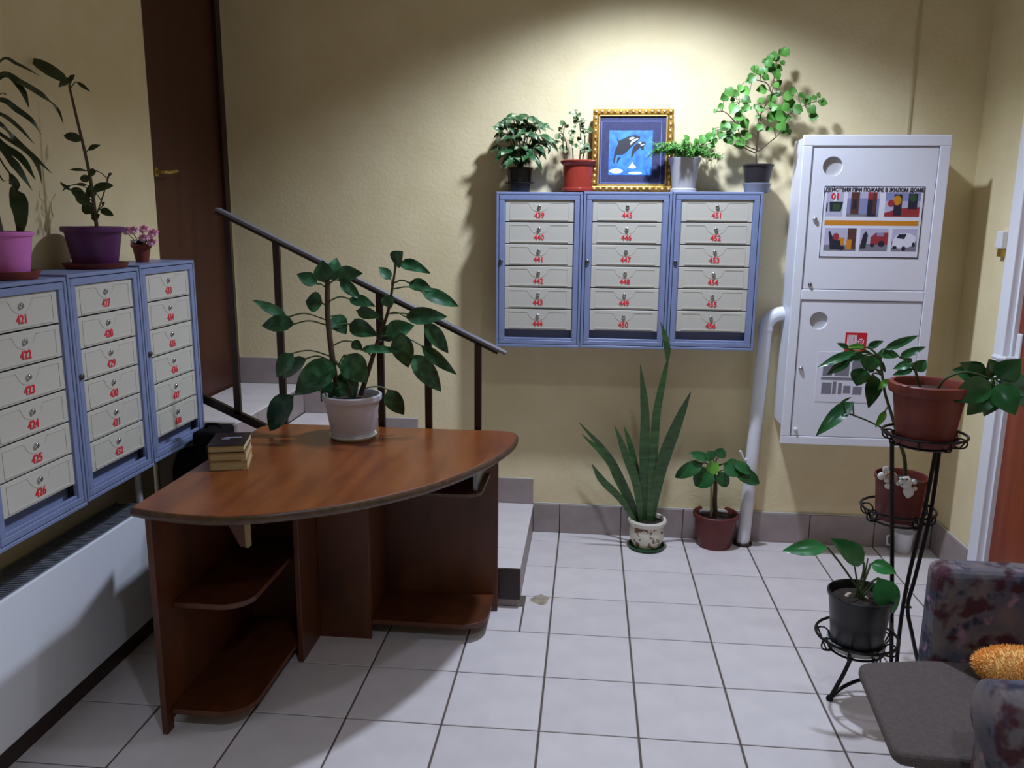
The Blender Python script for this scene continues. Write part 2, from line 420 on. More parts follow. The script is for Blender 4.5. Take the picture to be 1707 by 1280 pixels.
# stairs along the back wall, rising to the left
RISE, GO, NS = .1425, .2865, 5
mb = MB()
for k in range(NS):
    x1 = ST_X-k*GO; x0 = ST_X-(k+1)*GO if k < NS-1 else XL
    mb.box(x0, x1-.008, ST_Y+.008, YB, 0, (k+1)*RISE-.01)
stairs = struct(mb.build('trim_1', 'concrete', origin=False))
stairs['label'] = 'tiled stairs climbing to the dark door'
for k in range(NS):
    x1 = ST_X-k*GO; x0 = ST_X-(k+1)*GO if k < NS-1 else XL; z = (k+1)*RISE
    segs = [(x0, x1)] if k < NS-1 else [(x0, x1)]
    ry = [ST_Y, -.45, -.15, YB]
    for a, b in zip(ry, ry[1:]):
        tile('tread_tile', stairs, ((x0+x1)/2+.003, (a+b)/2, z-.009), x1-x0-.003, b-a-.003, .009, 'tile')
        tile('riser_tile', stairs, (x1-.008, (a+b)/2, z-RISE/2-.006), b-a-.003, RISE-.013, .008, 'skirt', '+x')
    tile('side_tile', stairs, ((x0+x1)/2, ST_Y+.008, z/2-.006), x1-x0-.003, z-.013, .008, 'skirt', '-y')
    # stepped skirting on the back wall
    xa = x0 if k == NS-1 else x0
    tile('skirting_tile', stairs, ((x0+x1)/2, YB-.001, z+.064), x1-x0-.003, .126, .009, 'skirt', '-y')
    MB().box(x0, x1, YB-.010, YB-.001, z+.127, z+.131).build('skirting_cap', 'ceiling', stairs)
mb = MB(); c0 = on('z', 0, 900, 1000)
mb.prism([(c0.x+math.cos(t)*.035*random.uniform(.7, 1.2), c0.y+math.sin(t)*.05*random.uniform(.7, 1.2)) for t in [i*math.pi/8 for i in range(16)]], .0001, .0008)
mb.build('cement_stain', 'dirt', floor)

# wall seam conduit
tag(MB().box(1.468, 1.476, YB-.008, YB, 1.86, CEIL).build('cable_trunking', 'cable'), 'thin vertical cable trunking above the fire cabinet', 'trunking')

# ------------------------------------------------------------------ lamps
for i, (lx, ly, pw, cone, bl_) in enumerate(LAMPS):
    t = thing('ceiling_downlight', 'round recessed ceiling downlight '+('close above the mailbox wall', 'above the middle of the floor', 'far from the mailbox wall')[i], 'lamp', (lx, ly, CEIL-.012), 0, 'ceiling downlights')
    MB().lathe([(.085, .012), (.085, .004), (.075, 0), (.068, .001), (.066, .012)], (lx, ly, CEIL-.012), 28, False).build('trim_ring', 'white_plastic', t, smooth=True)
    MB().lathe([(.066, .008), (.002, .009)], (lx, ly, CEIL-.012), 28, False, True).build('diffuser', 'lamp_glow', t)
    ld = bpy.data.lights.new('downlight', 'SPOT'); ld.energy = pw; ld.color = LAMPC; ld.spot_size = R(cone); ld.spot_blend = bl_; ld.shadow_soft_size = .06
    lo = bpy.data.objects.new('downlight_bulb', ld); COL.objects.link(lo); lo.parent = t; lo.location = (0, 0, -.02)

# ================================================================== MAILBOXES
UW, UH, UD = .380, .684, .19
def mailbox(loc, rotz, first, label, group):
    u = thing('mailbox_block', label, 'mailbox', loc, rotz, group)
    b = MB(); t_ = .006
    b.box(0, UW, .008, UD, 0, t_).box(0, UW, .008, UD, UH-t_, UH).box(0, t_, .008, UD, t_, UH-t_).box(UW-t_, UW, .008, UD, t_, UH-t_)
    b.box(t_, UW-t_, UD-.004, UD, t_, UH-t_)
    b.box(0, UW, 0, .012, 0, .011).box(0, UW, 0, .012, UH-.011, UH).box(0, .011, 0, .012, .011, UH-.011).box(UW-.011, UW, 0, .012, .011, UH-.011)
    b.build('casing', 'bluegrey', u, local=True, bevel=.0015, seg=1)
    MB().box(.03, UW-.03, .040, .043, .02, UH-.03).build('inner_panel', 'mailinner', u, local=True)
    MB().box(.03, UW-.03, .012, .056, .026, .03).build('collection_floor', 'bluegrey', u, local=True)
    f = MB(); a, c = .0135, .036
    f.box(a, UW-a, .001, .014, a, c-.004).box(a, UW-a, .001, .014, UH-c+.002, UH-a).box(a, c, .001, .014, c-.004, UH-c+.002).box(UW-c, UW-a, .001, .014, c-.004, UH-c+.002)
    # stepped inner lip
    f.box(c, UW-c, .006, .016, c-.004, c+.006).box(c-.001, c+.003, .006, .016, c, UH-c).box(UW-c-.003, UW-c+.001, .006, .016, c, UH-c)
    f.build('door_frame', 'bluegrey', u, local=True, bevel=.0015, seg=1)
    k = MB().lathe([(.009, 0), (.009, .006), (.006, .008)], (0, 0, 0), 14, True, True)
    k.v = [V((a+.009+v.x, .001-v.z, UH*.56+v.y)) for v in k.v]
    k.build('frame_lock', 'chrome_dark', u, local=True, smooth=True)
    x0, x1 = c+.003, UW-c-.003; top = UH-c+.001; ph = .0957
    for i in range(6):
        z1 = top-i*ph; z0 = z1-ph+.0045
        s = MB().box(x0+.001, x1-.001, .007, .013, z0, z1).build('mail_slot_door', 'slot', u, local=True, bevel=.0012, seg=1)
        cx = (x0+x1)/2; r = MB(); y0, y1 = .0058, .0072
        r.box(x0+.022, cx-.05, y0, y1, z1-.012, z1-.0095).box(cx+.05, x1-.022, y0, y1, z1-.012, z1-.0095)
        arc = [(cx-.05, z1-.0107)]+[(cx+.043*math.sin(q), z1-.012-.036*math.cos(q)) for q in [R(x) for x in range(-78, 79, 12)]]+[(cx+.05, z1-.0107)]
        for p, q in zip(arc, arc[1:]): r.bar((p[0], .0066, p[1]), (q[0], .0066, q[1]), (0, .0006, 0), (.0004, 0, .0007))
        r.box(x0+.022, x1-.022, y0-.001, y1, z0+.006, z0+.0105)
        r.box(x0+.0215, x0+.023, y0, y1, z0+.01, z1-.012).box(x1-.023, x1-.0215, y0, y1, z0+.01, z1-.012)
        r.build('flap_ridge', 'slot', s, local=True)
        k = MB().lathe([(.0085, 0), (.0085, .004), (.0065, .007), (.005, .0075)], (0, 0, 0), 14, True, True)
        k.v = [V((cx+v.x, .007-v.z, z1-.028+v.y)) for v in k.v]
        k.box(cx-.001, cx+.001, -.0012, .001, z1-.033, z1-.023)
        k.build('slot_lock', 'chrome', s, local=True, smooth=True)
        text('slot_number', str(first+i), .033, 'red_print', s, (cx, .0062, z0+.026), bold=.0009, sx=.9)
    return u
MZ = .957
for i, (x, first, dz, lb) in enumerate(((-.303, 439, -.003, 'blue-grey mailbox block numbered 439 to 444 nearest the stair rail'),
        (.080, 445, 0, 'blue-grey mailbox block numbered 445 to 450 under the gold picture frame'),
        (.463, 451, .003, 'blue-grey mailbox block numbered 451 to 456 next to the white pipe'))):
    mailbox((x, YB-UD, MZ+dz), 0, first, lb, 'mailboxes on the back wall')
LX = -1.375
for i, (y, first, z, lb) in enumerate(((-1.883, 421, .662, 'blue-grey mailbox block numbered 421 to 426 on the left wall'),
        (-1.498, 427, .668, 'blue-grey mailbox block numbered 427 to 432 below the purple pot'),
        (-1.113, 433, .674, 'blue-grey mailbox block numbered 433 to 438 below the pink flowers'))):
    mailbox((LX, y, z), R(90), first, lb, 'mailboxes on the left wall')

# ================================================================== RADIATOR
RX = -1.445; ry0, ry1, rz0, rz1 = -2.45, -1.02, .075, .492
rad = thing('convector_radiator', 'long low white convector radiator with slotted grey top under left mailboxes', 'radiator', ((XL+RX)/2, (ry0+ry1)/2, 0))
MB().box(RX-.012, RX, ry0, ry1, rz0, rz1).build('front_panel', 'white_metal', rad, bevel=.004)
MB().box(XL+.01, RX-.012, ry1-.006, ry1, rz0, rz1-.004).build('end_panel', 'white_metal', rad, bevel=.002)
MB().box(XL+.01, RX-.012, ry0, ry0+.006, rz0, rz1-.004).build('end_panel', 'white_metal', rad, bevel=.002)
MB().box(XL+.012, RX-.014, ry0+.01, ry1-.01, rz0+.05, rz1-.09).build('heating_core', 'black_gap', rad)
g = MB(); y = ry0+.012
while y < ry1-.012:
    g.box(XL+.012, RX-.012, y, y+.006, rz1-.016, rz1-.003); y += .0115
g.box(XL+.01, XL+.018, ry0, ry1, rz1-.018, rz1-.002).box(RX-.02, RX-.012, ry0, ry1, rz1-.018, rz1-.002)
g.build('top_grille', 'grille', rad)['kind'] = 'stuff'
MB().box(XL+.012, RX-.022, ry0+.01, ry1-.005, 0, rz0+.01).build('skirting_shade', 'rail_brown', rad)  # dark brown box: dark skirting and the shadow under the radiator, built as one
for yy in (ry0+.15, ry1-.15): MB().box(XL+.05, RX-.04, yy-.02, yy+.02, 0, rz0+.06).build('foot', 'black_gap', rad)
MB().tube([(XL+.08, ry1+.035, .0), (XL+.08, ry1+.035, .62)], .012, 10).build('pipe', 'white_paint', rad, smooth=True)

# ================================================================== DESK
DZ = .73; DT = .028
desk = thing('corner_desk', 'brown wood corner desk with curved front edge and open shelves', 'desk', (-.8, -1.1, 0))
arcp = [(-.166, -.735), (-.140, -.77), (-.138, -.85), (-.152, -.945), (-.195, -1.09), (-.258, -1.235), (-.35, -1.385), (-.459, -1.505), (-.56, -1.588), (-.661, -1.648), (-.75, -1.690), (-.836, -1.716), (-.92, -1.722), (-1.0, -1.714), (-1.07, -1.700), (-1.128, -1.682)]
sp = spline([V((x, y, 0)) for x, y in arcp], 4)
outline = [(-1.13, -.79), (-1.10, -.722), (-.19, -.722)]+[(p.x, p.y) for p in sp]
MB().prism(list(reversed(outline)), DZ-DT, DZ).build('desktop', 'desk', desk, bevel=.004)
ed = MB(); es = [V((p.x, p.y, DZ-DT/2)) for p in sp]
cen = V((-1.1, -.75, DZ-DT/2)); q = []
for i, p in enumerate(es):
    d = es[min(i+1, len(es)-1)]-es[max(i-1, 0)]; nrm = V((d.y, -d.x, 0)).normalized()
    if nrm.dot(p-cen) < 0: nrm = -nrm
    hh = DT/2-.001
    q += [p+V((0, 0, -hh)), p+nrm*.004+V((0, 0, -hh*.7)), p+nrm*.0055, p+nrm*.004+V((0, 0, hh*.7)), p+V((0, 0, hh))]
ed.add(q, [(5*i+k, 5*i+k+1, 5*i+k+6, 5*i+k+5) for i in range(len(es)-1) for k in range(4)])
ed.build('edge_band', 'desk_edge', desk, smooth=True)
PT = .018; zt = DZ-DT
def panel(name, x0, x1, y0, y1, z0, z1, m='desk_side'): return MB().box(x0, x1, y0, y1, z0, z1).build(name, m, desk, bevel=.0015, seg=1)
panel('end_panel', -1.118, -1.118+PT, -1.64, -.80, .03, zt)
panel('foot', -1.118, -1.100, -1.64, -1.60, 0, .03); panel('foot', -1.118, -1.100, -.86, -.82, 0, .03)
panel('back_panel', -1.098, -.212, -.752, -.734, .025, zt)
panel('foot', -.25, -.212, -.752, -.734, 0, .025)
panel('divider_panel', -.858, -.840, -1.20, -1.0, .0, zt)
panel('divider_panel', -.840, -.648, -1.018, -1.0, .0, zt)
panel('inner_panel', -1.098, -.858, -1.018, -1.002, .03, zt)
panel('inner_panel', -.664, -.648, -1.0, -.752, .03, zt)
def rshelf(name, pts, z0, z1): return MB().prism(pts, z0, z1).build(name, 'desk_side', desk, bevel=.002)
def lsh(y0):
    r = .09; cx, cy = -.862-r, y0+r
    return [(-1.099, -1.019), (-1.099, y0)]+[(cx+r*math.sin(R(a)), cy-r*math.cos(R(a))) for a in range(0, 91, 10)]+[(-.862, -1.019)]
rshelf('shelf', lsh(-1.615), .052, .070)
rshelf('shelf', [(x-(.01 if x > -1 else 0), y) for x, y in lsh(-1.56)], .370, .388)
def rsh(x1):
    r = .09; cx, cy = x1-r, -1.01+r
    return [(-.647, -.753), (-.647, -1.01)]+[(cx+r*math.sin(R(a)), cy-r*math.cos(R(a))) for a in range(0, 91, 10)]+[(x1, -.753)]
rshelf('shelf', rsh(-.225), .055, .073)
# keyboard tray slung under the right end, rail bracket under the left end
r = .05
tp = [(-.47, -.86), (-.45, -1.11)]+[(-.28+r*math.sin(R(a)), -1.06-r*math.cos(R(a))) for a in range(0, 91, 15)]+[(-.228, -.86)]
MB().prism(tp, .594, .606).build('tray', 'desk_edge', desk, bevel=.002)
MB().box(-.262, -.246, -1.08, -.80, .606, .672).build('tray_rail', 'chrome_dark', desk, bevel=.002)
MB().box(-.468, -.452, -1.05, -.80, .606, zt).build('tray_rail', 'chrome_dark', desk, bevel=.002)
MB().prism_y([(-1.02, zt), (-.905, zt), (-.905, .53), (-.925, .53), (-.96, .60)], -1.46, -1.44).build('bracket', 'desk_side', desk, bevel=.002)
MB().box(-.907, -.898, -1.462, -1.438, .53, zt).build('bracket_edge', 'stake', desk)

# books on the desk
def book(c, rot, wd, dp, ht, m, label, top=None):
    b = thing('book', label, 'book', c, rot, 'books stacked on the desk')
    MB().box(-wd/2+.004, wd/2-.003, -dp/2+.003, dp/2-.003, .0025, ht-.0025).build('pages', 'paper', b, local=True)
    cv = MB().box(-wd/2, wd/2, -dp/2, dp/2, 0, .0025).box(-wd/2, wd/2, -dp/2, dp/2, ht-.0025, ht).box(-wd/2, -wd/2+.004, -dp/2, dp/2, .0025, ht-.0025)
    cv.build('cover', m, b, local=True, bevel=.001, seg=1)
    if top:
        MB().box(-.02, .035, .01, .022, ht, ht+.0004).box(-.025, .0, -.004, .006, ht, ht+.0004).build('cover_print', 'book_grey', b, local=True)
pb = V((-1.033, -1.25, DZ))
book(pb, R(18), .118, .165, .030, 'book_tan', 'pale-paged paperback lying at the bottom of the stack')
book(pb+V((-.002, .003, .0302)), R(17), .116, .165, .026, 'book_tan', 'brown-covered paperback in the middle of the stack')
book(pb+V((-.004, .004, .0564)), R(15), .114, .165, .024, 'book_black', 'black-covered book on top of the stack', True)

# black bag behind the desk corner
bag = thing('black_bag', 'black soft bag standing between the desk and the stairs', 'bag', (-1.345, -.83, 0))
mb = MB()
pr_ = [(.9, 0), (1, .04), (1.02, .35), (.98, .58), (.8, .64)]
rings = []
for s_, z in pr_:
    rings.append([(-1.345+math.copysign(abs(math.cos(a))**.5, math.cos(a))*.105*s_, -.83+math.copysign(abs(math.sin(a))**.5, math.sin(a))*.075*s_, z) for a in [i*2*math.pi/24 for i in range(24)]])
vs = [p for r_ in rings for p in r_]
mb.add(vs, [(j*24+i, j*24+(i+1) % 24, (j+1)*24+(i+1) % 24, (j+1)*24+i) for j in range(4) for i in range(24)]+[tuple(range(23, -1, -1)), tuple(range(96, 120))])
mb.build('body', 'black_cloth', bag, smooth=True)
MB().box(-1.345, -1.242, -.905, -.755, .60, .732).build('flap', 'black_cloth', bag, bevel=.012)
MB().tube(spline([(-1.325, -.83, .73), (-1.315, -.83, .745), (-1.275, -.83, .745), (-1.262, -.83, .73)], 5), .006, 8).build('handle', 'black_cloth', bag, smooth=True)

# ================================================================== STAIR RAIL
RYY = -.688
rail = thing('stair_railing', 'dark brown metal stair railing with grey handrail along the steps', 'railing', (-.75, RYY, 0))
a, b = at(362, 348, RYY), at(844, 589, RYY)
dr = (b-a).normalized(); nn = V((-dr.z, 0, dr.x)); nn = nn if nn.z > 0 else -nn
MB().bar(a, b, (0, .021, 0), nn*.0055).build('handrail', 'rail_pvc', rail, bevel=.002)
MB().bar(a-nn*.013, b-nn*.013-dr*.03, (0, .010, 0), nn*.005).build('rail_bar', 'rail_brown', rail)
c_, d_ = at(352, 672, RYY), at(440, 712, RYY); sl = (d_.z-c_.z)/(d_.x-c_.x); sl = (sl+dr.z/dr.x)/2
zb = lambda x: d_.z+sl*(x-d_.x)
xa, xb = XL+.03, -.30
MB().bar((xa, RYY, zb(xa)), (xb, RYY, zb(xb)), (0, .010, 0), (0, 0, .017)).build('bottom_rail', 'rail_brown', rail)
for px, py in ((378, 357), (460, 398), (632, 483), (713, 524), (797, 566)):
    p = at(px, py, RYY); zt_ = a.z+(p.x-a.x)*dr.z/dr.x-.012
    MB().box(p.x-.013, p.x+.013, RYY-.010, RYY+.010, zb(p.x), zt_).build('post', 'rail_brown', rail, bevel=.002, seg=1)
MB().box(-.30, -.125, ST_Y-.016, ST_Y-.002, .035, .165).build('end_plate', 'rail_brown', rail, bevel=.003)

# ================================================================== PICTURE FRAME on the mailboxes
MT = MZ+UH
def tilt_obj(o, ang): o.rotation_euler = (ang, 0, 0)
fr = thing('picture_frame', 'gold ornate frame with navy mount and leaping orcas, leaning on wall', 'picture', (.286, .015, MT+.001)); fr.rotation_euler = (R(-9), 0, 0)
FW, FH = .352, .362; bw = .026
def fbar(x0, x1, z0, z1):
    m_ = MB().box(x0, x1, -.012, .014, z0, z1); o = m_.build('frame_bar', 'gold', fr, local=True, bevel=.005)
    horiz = (x1-x0) > (z1-z0); L = (x1-x0) if horiz else (z1-z0); n = int(L/.026); orn = MB()
    for i in range(n):
        t = (i+.5)/n
        c = (x0+(x1-x0)*t, -.013, (z0+z1)/2) if horiz else ((x0+x1)/2, -.013, z0+(z1-z0)*t)
        orn.ball(c, .0075, 8, 5, sx=1.25 if horiz else .8, sy=.6, sz=.8 if horiz else 1.25)
    orn.build('ornament', 'gold_light', o, local=True, smooth=True)
fbar(-FW/2, FW/2, FH-bw, FH); fbar(-FW/2, FW/2, 0, bw); fbar(-FW/2, -FW/2+bw, bw, FH-bw); fbar(FW/2-bw, FW/2, bw, FH-bw)
m_ = MB(); i_ = bw; s_ = .005
m_.box(-FW/2+i_, FW/2-i_, -.009, .002, FH-i_-s_, FH-i_).box(-FW/2+i_, FW/2-i_, -.009, .002, i_, i_+s_+.004).box(-FW/2+i_, -FW/2+i_+s_, -.009, .002, i_, FH-i_).box(FW/2-i_-s_, FW/2-i_, -.009, .002, i_, FH-i_)
m_.build('inner_slip', 'gold_light', fr, local=True)
MB().box(-FW/2+.02, FW/2-.02, -.002, .012, .02, FH-.02).build('mount_board', 'navy', fr, local=True)
def orc(cx, cy): return (-FW/2+(cx-120)/1050*FW, FH-(cy-120)/1060*FH)
ln = MB()
(xa_, za_), (xb_, zb_) = orc(235, 1065), orc(1020, 270)
for x0, x1, z0, z1 in ((xa_, xb_, za_, za_+.002), (xa_, xb_, zb_-.002, zb_), (xa_, xa_+.002, za_, zb_), (xb_-.002, xb_, za_, zb_)): ln.box(x0, x1, -.0026, -.002, z0, z1)
ln.build('mount_line', 'mat_line', fr, local=True)
(xa_, za_), (xb_, zb_) = orc(340, 960), orc(905, 390)
ptg = MB().box(xa_, xb_, -.003, -.002, za_, zb_).build('painting', 'sea', fr, local=True)
def flat(pts, m, y, parent, name): return MB().prism_y([orc(*p) for p in pts], y, y+.0004).build(name, m, parent, local=True)
def ell(cx, cy, rx, ry, n=14, rot=0): return [(cx+rx*math.cos(t)*math.cos(rot)-ry*math.sin(t)*math.sin(rot), cy+rx*math.cos(t)*math.sin(rot)+ry*math.sin(t)*math.cos(rot)) for t in [i*2*math.pi/n for i in range(n)]]
flat([(435, 480), (470, 522), (520, 500), (600, 462), (680, 448), (745, 472), (735, 505), (690, 545), (640, 595), (590, 645), (545, 690), (490, 702), (445, 700), (428, 740), (418, 800), (402, 822), (402, 760), (415, 660), (440, 595), (462, 560)], 'orca', -.0036, ptg, 'orca')
flat([(655, 600), (700, 560), (740, 535), (800, 535), (822, 560), (795, 590), (795, 640), (768, 640), (752, 605), (715, 640), (680, 660), (655, 720), (632, 742), (640, 660)], 'orca', -.0036, ptg, 'orca')
flat([(455, 740), (500, 730), (470, 780), (445, 820)], 'orca', -.0036, ptg, 'tail_fin')
flat(ell(634, 492, 36, 14, rot=-.2), 'splash', -.0041, ptg, 'white_patch'); flat([(612, 560), (640, 515), (722, 488), (715, 505), (650, 545), (622, 575)], 'splash', -.0041, ptg, 'white_patch')
flat(ell(742, 548, 20, 12), 'splash', -.0041, ptg, 'white_patch'); flat([(745, 575), (800, 562), (800, 574), (760, 585)], 'splash', -.0041, ptg, 'white_patch')
flat([(650, 790), (672, 830), (705, 862), (650, 880), (592, 862), (630, 830)], 'splash', -.0036, ptg, 'splash'); flat(ell(440, 910, 90, 32), 'splash', -.0036, ptg, 'splash'); flat(ell(690, 935, 90, 18), 'splash', -.0036, ptg, 'splash')

# ================================================================== FIRE CABINET
FX0, FX1, FZ0, FZ1, FY = .975, 1.560, .560, 1.872, -.13
fc = thing('fire_cabinet', 'tall white metal fire hose cabinet with two doors on the back wall', 'cabinet', ((FX0+FX1)/2, YB, FZ0))
MB().box(FX0+.02, FX1-.02, FY+.012, YB-.001, FZ0+.06, FZ1-.004).build('box', 'white_metal', fc, bevel=.003)
f = MB(); y0, y1 = FY-.006, FY+.014; bw_ = .044; mid = 1.218
f.box(FX0, FX1, y0, y1, FZ1-bw_, FZ1).box(FX0, FX1, y0, y1, FZ0, FZ0+bw_-.008).box(FX0, FX0+bw_-.005, y0, y1, FZ0+bw_-.008, FZ1-bw_).box(FX1-bw_, FX1, y0, y1, FZ0+bw_-.008, FZ1-bw_).box(FX0+bw_-.005, FX1-bw_, y0, y1, mid-.022, mid+.022)
f.build('front_frame', 'white_metal', fc, bevel=.003)
def cab_door(z0, z1, hx, hz, hr):
    x0, x1 = FX0+bw_-.002, FX1-bw_-.003
    bm = bmesh.new(); yf = FY-.004
    o_ = [bm.verts.new((x, yf, z)) for x, z in ((x0, z0), (x1, z0), (x1, z1), (x0, z1))]
    c_ = [bm.verts.new((hx+hr*math.cos(t), yf, hz+hr*math.sin(t))) for t in [i*2*math.pi/28 for i in range(28)]]
    ed_ = [bm.edges.new((o_[i], o_[(i+1) % 4])) for i in range(4)]+[bm.edges.new((c_[i], c_[(i+1) % 28])) for i in range(28)]
    bmesh.ops.triangle_fill(bm, edges=ed_, use_beauty=True)
    bm.verts.ensure_lookup_table(); bm.verts.index_update()
    vs = [v.co.copy() for v in bm.verts]; fs = [tuple(v.index for v in f_.verts) for f_ in bm.faces]; bm.free()
    # drop triangles inside the hole
    fs = [f_ for f_ in fs if not ((sum((vs[i] for i in f_), V())/3-V((hx, yf, hz))).length < hr*.9 and all(i >= 4 for i in f_))]
    n = len(vs); back = [v+V((0, .014, 0)) for v in vs]
    sides = [(i, (i+1) % 4, n+(i+1) % 4, n+i) for i in range(4)]+[(4+i, 4+(i+1) % 28, n+4+(i+1) % 28, n+4+i) for i in range(28)]
    mb = MB(); mb.add(vs+back, fs+[tuple(n+i for i in reversed(f_)) for f_ in fs]+sides)
    d = mb.build('door', 'white_metal', fc)
    wn = MB().lathe([(hr*1.1, 0), (hr*1.1, .003)], (0, 0, 0), 28, True, True); wn.v = [V((hx+v.x, FY+.012-v.z, hz+v.y)) for v in wn.v]
    wn.build('porthole', 'pot_white_dull', d)
    g_ = MB(); 
    g_.box(x0-.002, x0, FY-.0062, FY, z0, z1).box(x0, x1, FY-.0062, FY, z1, z1+.002)
    g_.build('door_gap', 'poster_grey', d)
    return d
da = cab_door(mid+.026, FZ1-bw_-.004, 1.100, 1.747, .040)
db = cab_door(FZ0+bw_-.004, mid-.026, 1.096, 1.108, .038)
def knob(x, z, parent, r=.010, m='chrome'):
    k = MB().lathe([(r, 0), (r, .005), (r*.7, .009), (r*.3, .011)], (0, 0, 0), 14, True, True)
    k.v = [V((x+v.x, FY-.004-v.z, z+v.y)) for v in k.v]; return k.build('lock', m, parent, smooth=True)
knob(1.046, 1.532, da); knob(1.037, .898, db); knob(1.046, 1.262, da, .008, 'chrome_dark'); knob(1.035, .628, db, .008, 'white_plastic')
# poster on the upper door
PX0, PX1, PZ0, PZ1, PY = 1.073, 1.474, 1.376, 1.669, FY-.0055
po = MB().box(PX0, PX1, PY, PY+.0015, PZ0, PZ1).build('poster', 'poster_white', fc)
PW, PH = PX1-PX0, PZ1-PZ0
def pp(u, v): return PX0+u*PW, PZ1-v*PH
def pbox(mb, u0, v0, u1, v1, lay):
    x0, z1 = pp(u0, v0); x1, z0 = pp(u1, v1); mb.box(x0, x1, PY-.0003*lay, PY-.0003*(lay-1), z0, z1)
def ppoly(mb, pts, lay): mb.prism_y([pp(*p) for p in pts], PY-.0003*lay, PY-.0003*(lay-1))
b_ = MB()
for u0, v0, u1, v1 in ((0, 0, 1, .012), (0, .985, 1, 1), (0, 0, .008, 1), (.992, 0, 1, 1)): pbox(b_, u0, v0, u1, v1, 1)
b_.build('poster_border', 'poster_ink', po)
b_ = MB(); pbox(b_, .03, .475, .97, .545, 1); b_.build('poster_band', 'poster_orange', po)
x, z = pp(.5, .055); text('poster_title', 'ДЕЙСТВИЯ ПРИ ПОЖАРЕ В ЖИЛОМ ДОМЕ', .0215, 'poster_ink', po, V((x, PY-.0006, z))-world_off(po), bold=.0006, sx=.86)
def pic(rects, ms, u0, v0, u1, v1):
    mb = MB(); mb.cur = 0; pbox(mb, u0, v0, u1, v1, 1)
    for i, (mi, pts) in enumerate(rects):
        mb.cur = mi; ppoly(mb, [(u0+(u1-u0)*p, v0+(v1-v0)*q) for p, q in pts], 2+i*.3)
    mb.build('poster_photo', ms, po)
def rc(a, b, c, d): return [(a, d), (c, d), (c, b), (a, b)]
def el(cx, cy, rx, ry): return [(cx+rx*math.cos(t), cy-ry*math.sin(t)) for t in [i*2*math.pi/14 for i in range(14)]]
P_ = ['poster_lilac', 'poster_ink', 'poster_green', 'poster_white', 'poster_brown', 'poster_blue', 'poster_red', 'poster_orange', 'poster_grey']
pic([(1, [(.25, .8), (.9, .8), (1, .4), (.2, .4)]), (2, rc(.4, .48, .82, .76)), (1, rc(.02, .45, .1, .8)), (3, el(.52, .2, .22, .2))], P_, .03, .085, .20, .42)
x, z = pp(.118, .148); text('poster_number', '01', .034, 'sign_red', po, V((x, PY-.0016, z))-world_off(po), bold=.0008)
pic([(5, rc(0, .25, 1, .9)), (8, rc(0, .9, 1, 1)), (4, rc(.12, 0, .38, .92)), (1, rc(.18, .3, .3, .7)), (6, rc(.64, 0, .92, .3)), (1, rc(.64, .3, .92, 1)), (4, rc(.8, .05, .9, .9))], P_, .24, .085, .56, .42)
pic([(5, rc(0, 0, 1, .35)), (6, [(0, 1), (1, 1), (1, .6), (.4, .66), (0, .85)]), (1, rc(.25, .08, .48, .95)), (7, el(.34, .33, .12, .2)), (6, el(.17, .45, .1, .14)), (1, rc(.66, .05, .92, .68)), (2, el(.79, .22, .1, .16))], P_, .62, .085, .965, .42)
pic([(8, rc(0, .75, 1, 1)), (4, rc(.72, .0, .98, .95)), (7, rc(.45, .42, .62, .75)), (7, rc(.7, .5, .86, .95)), (1, [(.2, .95), (.55, .95), (.5, .55), (.3, .5), (.15, .1), (.12, .2)]), (6, el(.36, .38, .1, .16)), (1, el(.55, .88, .1, .1))], P_, .04, .585, .365, .90)
pic([(8, rc(0, .7, 1, 1)), (1, [(.02, .9), (.22, .9), (.28, .3), (.2, .12), (.1, .3)]), (6, [(.38, .72), (1, .72), (1, .18), (.55, .2), (.38, .4)]), (5, rc(.6, .2, .85, .35)), (1, el(.78, .68, .12, .14)), (1, el(.46, .75, .08, .08))], P_, .40, .585, .68, .90)
pic([(8, rc(0, .55, 1, 1)), (3, [(.03, .85), (.12, .85), (.5, .9), (.93, .72), (.95, .35), (.7, .2), (.25, .22), (.05, .5)]), (1, [(.18, .42), (.5, .46), (.58, .24), (.27, .24)]), (1, el(.14, .84, .09, .08)), (1, el(.5, .88, .09, .1)), (1, el(.88, .7, .06, .1))], P_, .72, .585, .97, .90)
# fire-hose sign and black-white leaflet on the lower door
sy = FY-.0055
sg = MB().box(1.212, 1.300, sy, sy+.0015, .972, 1.060).build('hose_sign', 'sign_red', fc)
g_ = MB()
for i in range(8): g_.box(1.220+i*.0052, 1.2232+i*.0052, sy-.0004, sy, 1.000, 1.050)
g_.tube([(1.278+.011*math.cos(t), sy-.0002, 1.022+.011*math.sin(t)) for t in [i*2*math.pi/18 for i in range(18)]], .0012, 5, closed=True)
g_.box(1.262, 1.29, sy-.0004, sy, 1.021, 1.0235).box(1.2768, 1.2792, sy-.0004, sy, 1.011, 1.033)
g_.build('hose_symbol', 'poster_white', sg)
lf = MB().box(1.105, 1.335, sy, sy+.0015, .755, .975).build('leaflet', 'poster_white', fc)
g_ = MB(); g_.box(1.125, 1.315, sy-.0004, sy, .852, .864)
for x0, x1, z0, z1 in ((1.13, 1.172, .79, .84), (1.176, 1.192, .79, .845), (1.2, 1.215, .79, .84), (1.222, 1.252, .795, .828), (1.262, 1.3, .79, .825), (1.13, 1.17, .87, .93), (1.18, 1.24, .87, .94), (1.25, 1.31, .88, .94)): g_.box(x0, x1, sy-.0004, sy, z0, z1)
g_.build('leaflet_print', 'poster_grey', lf)

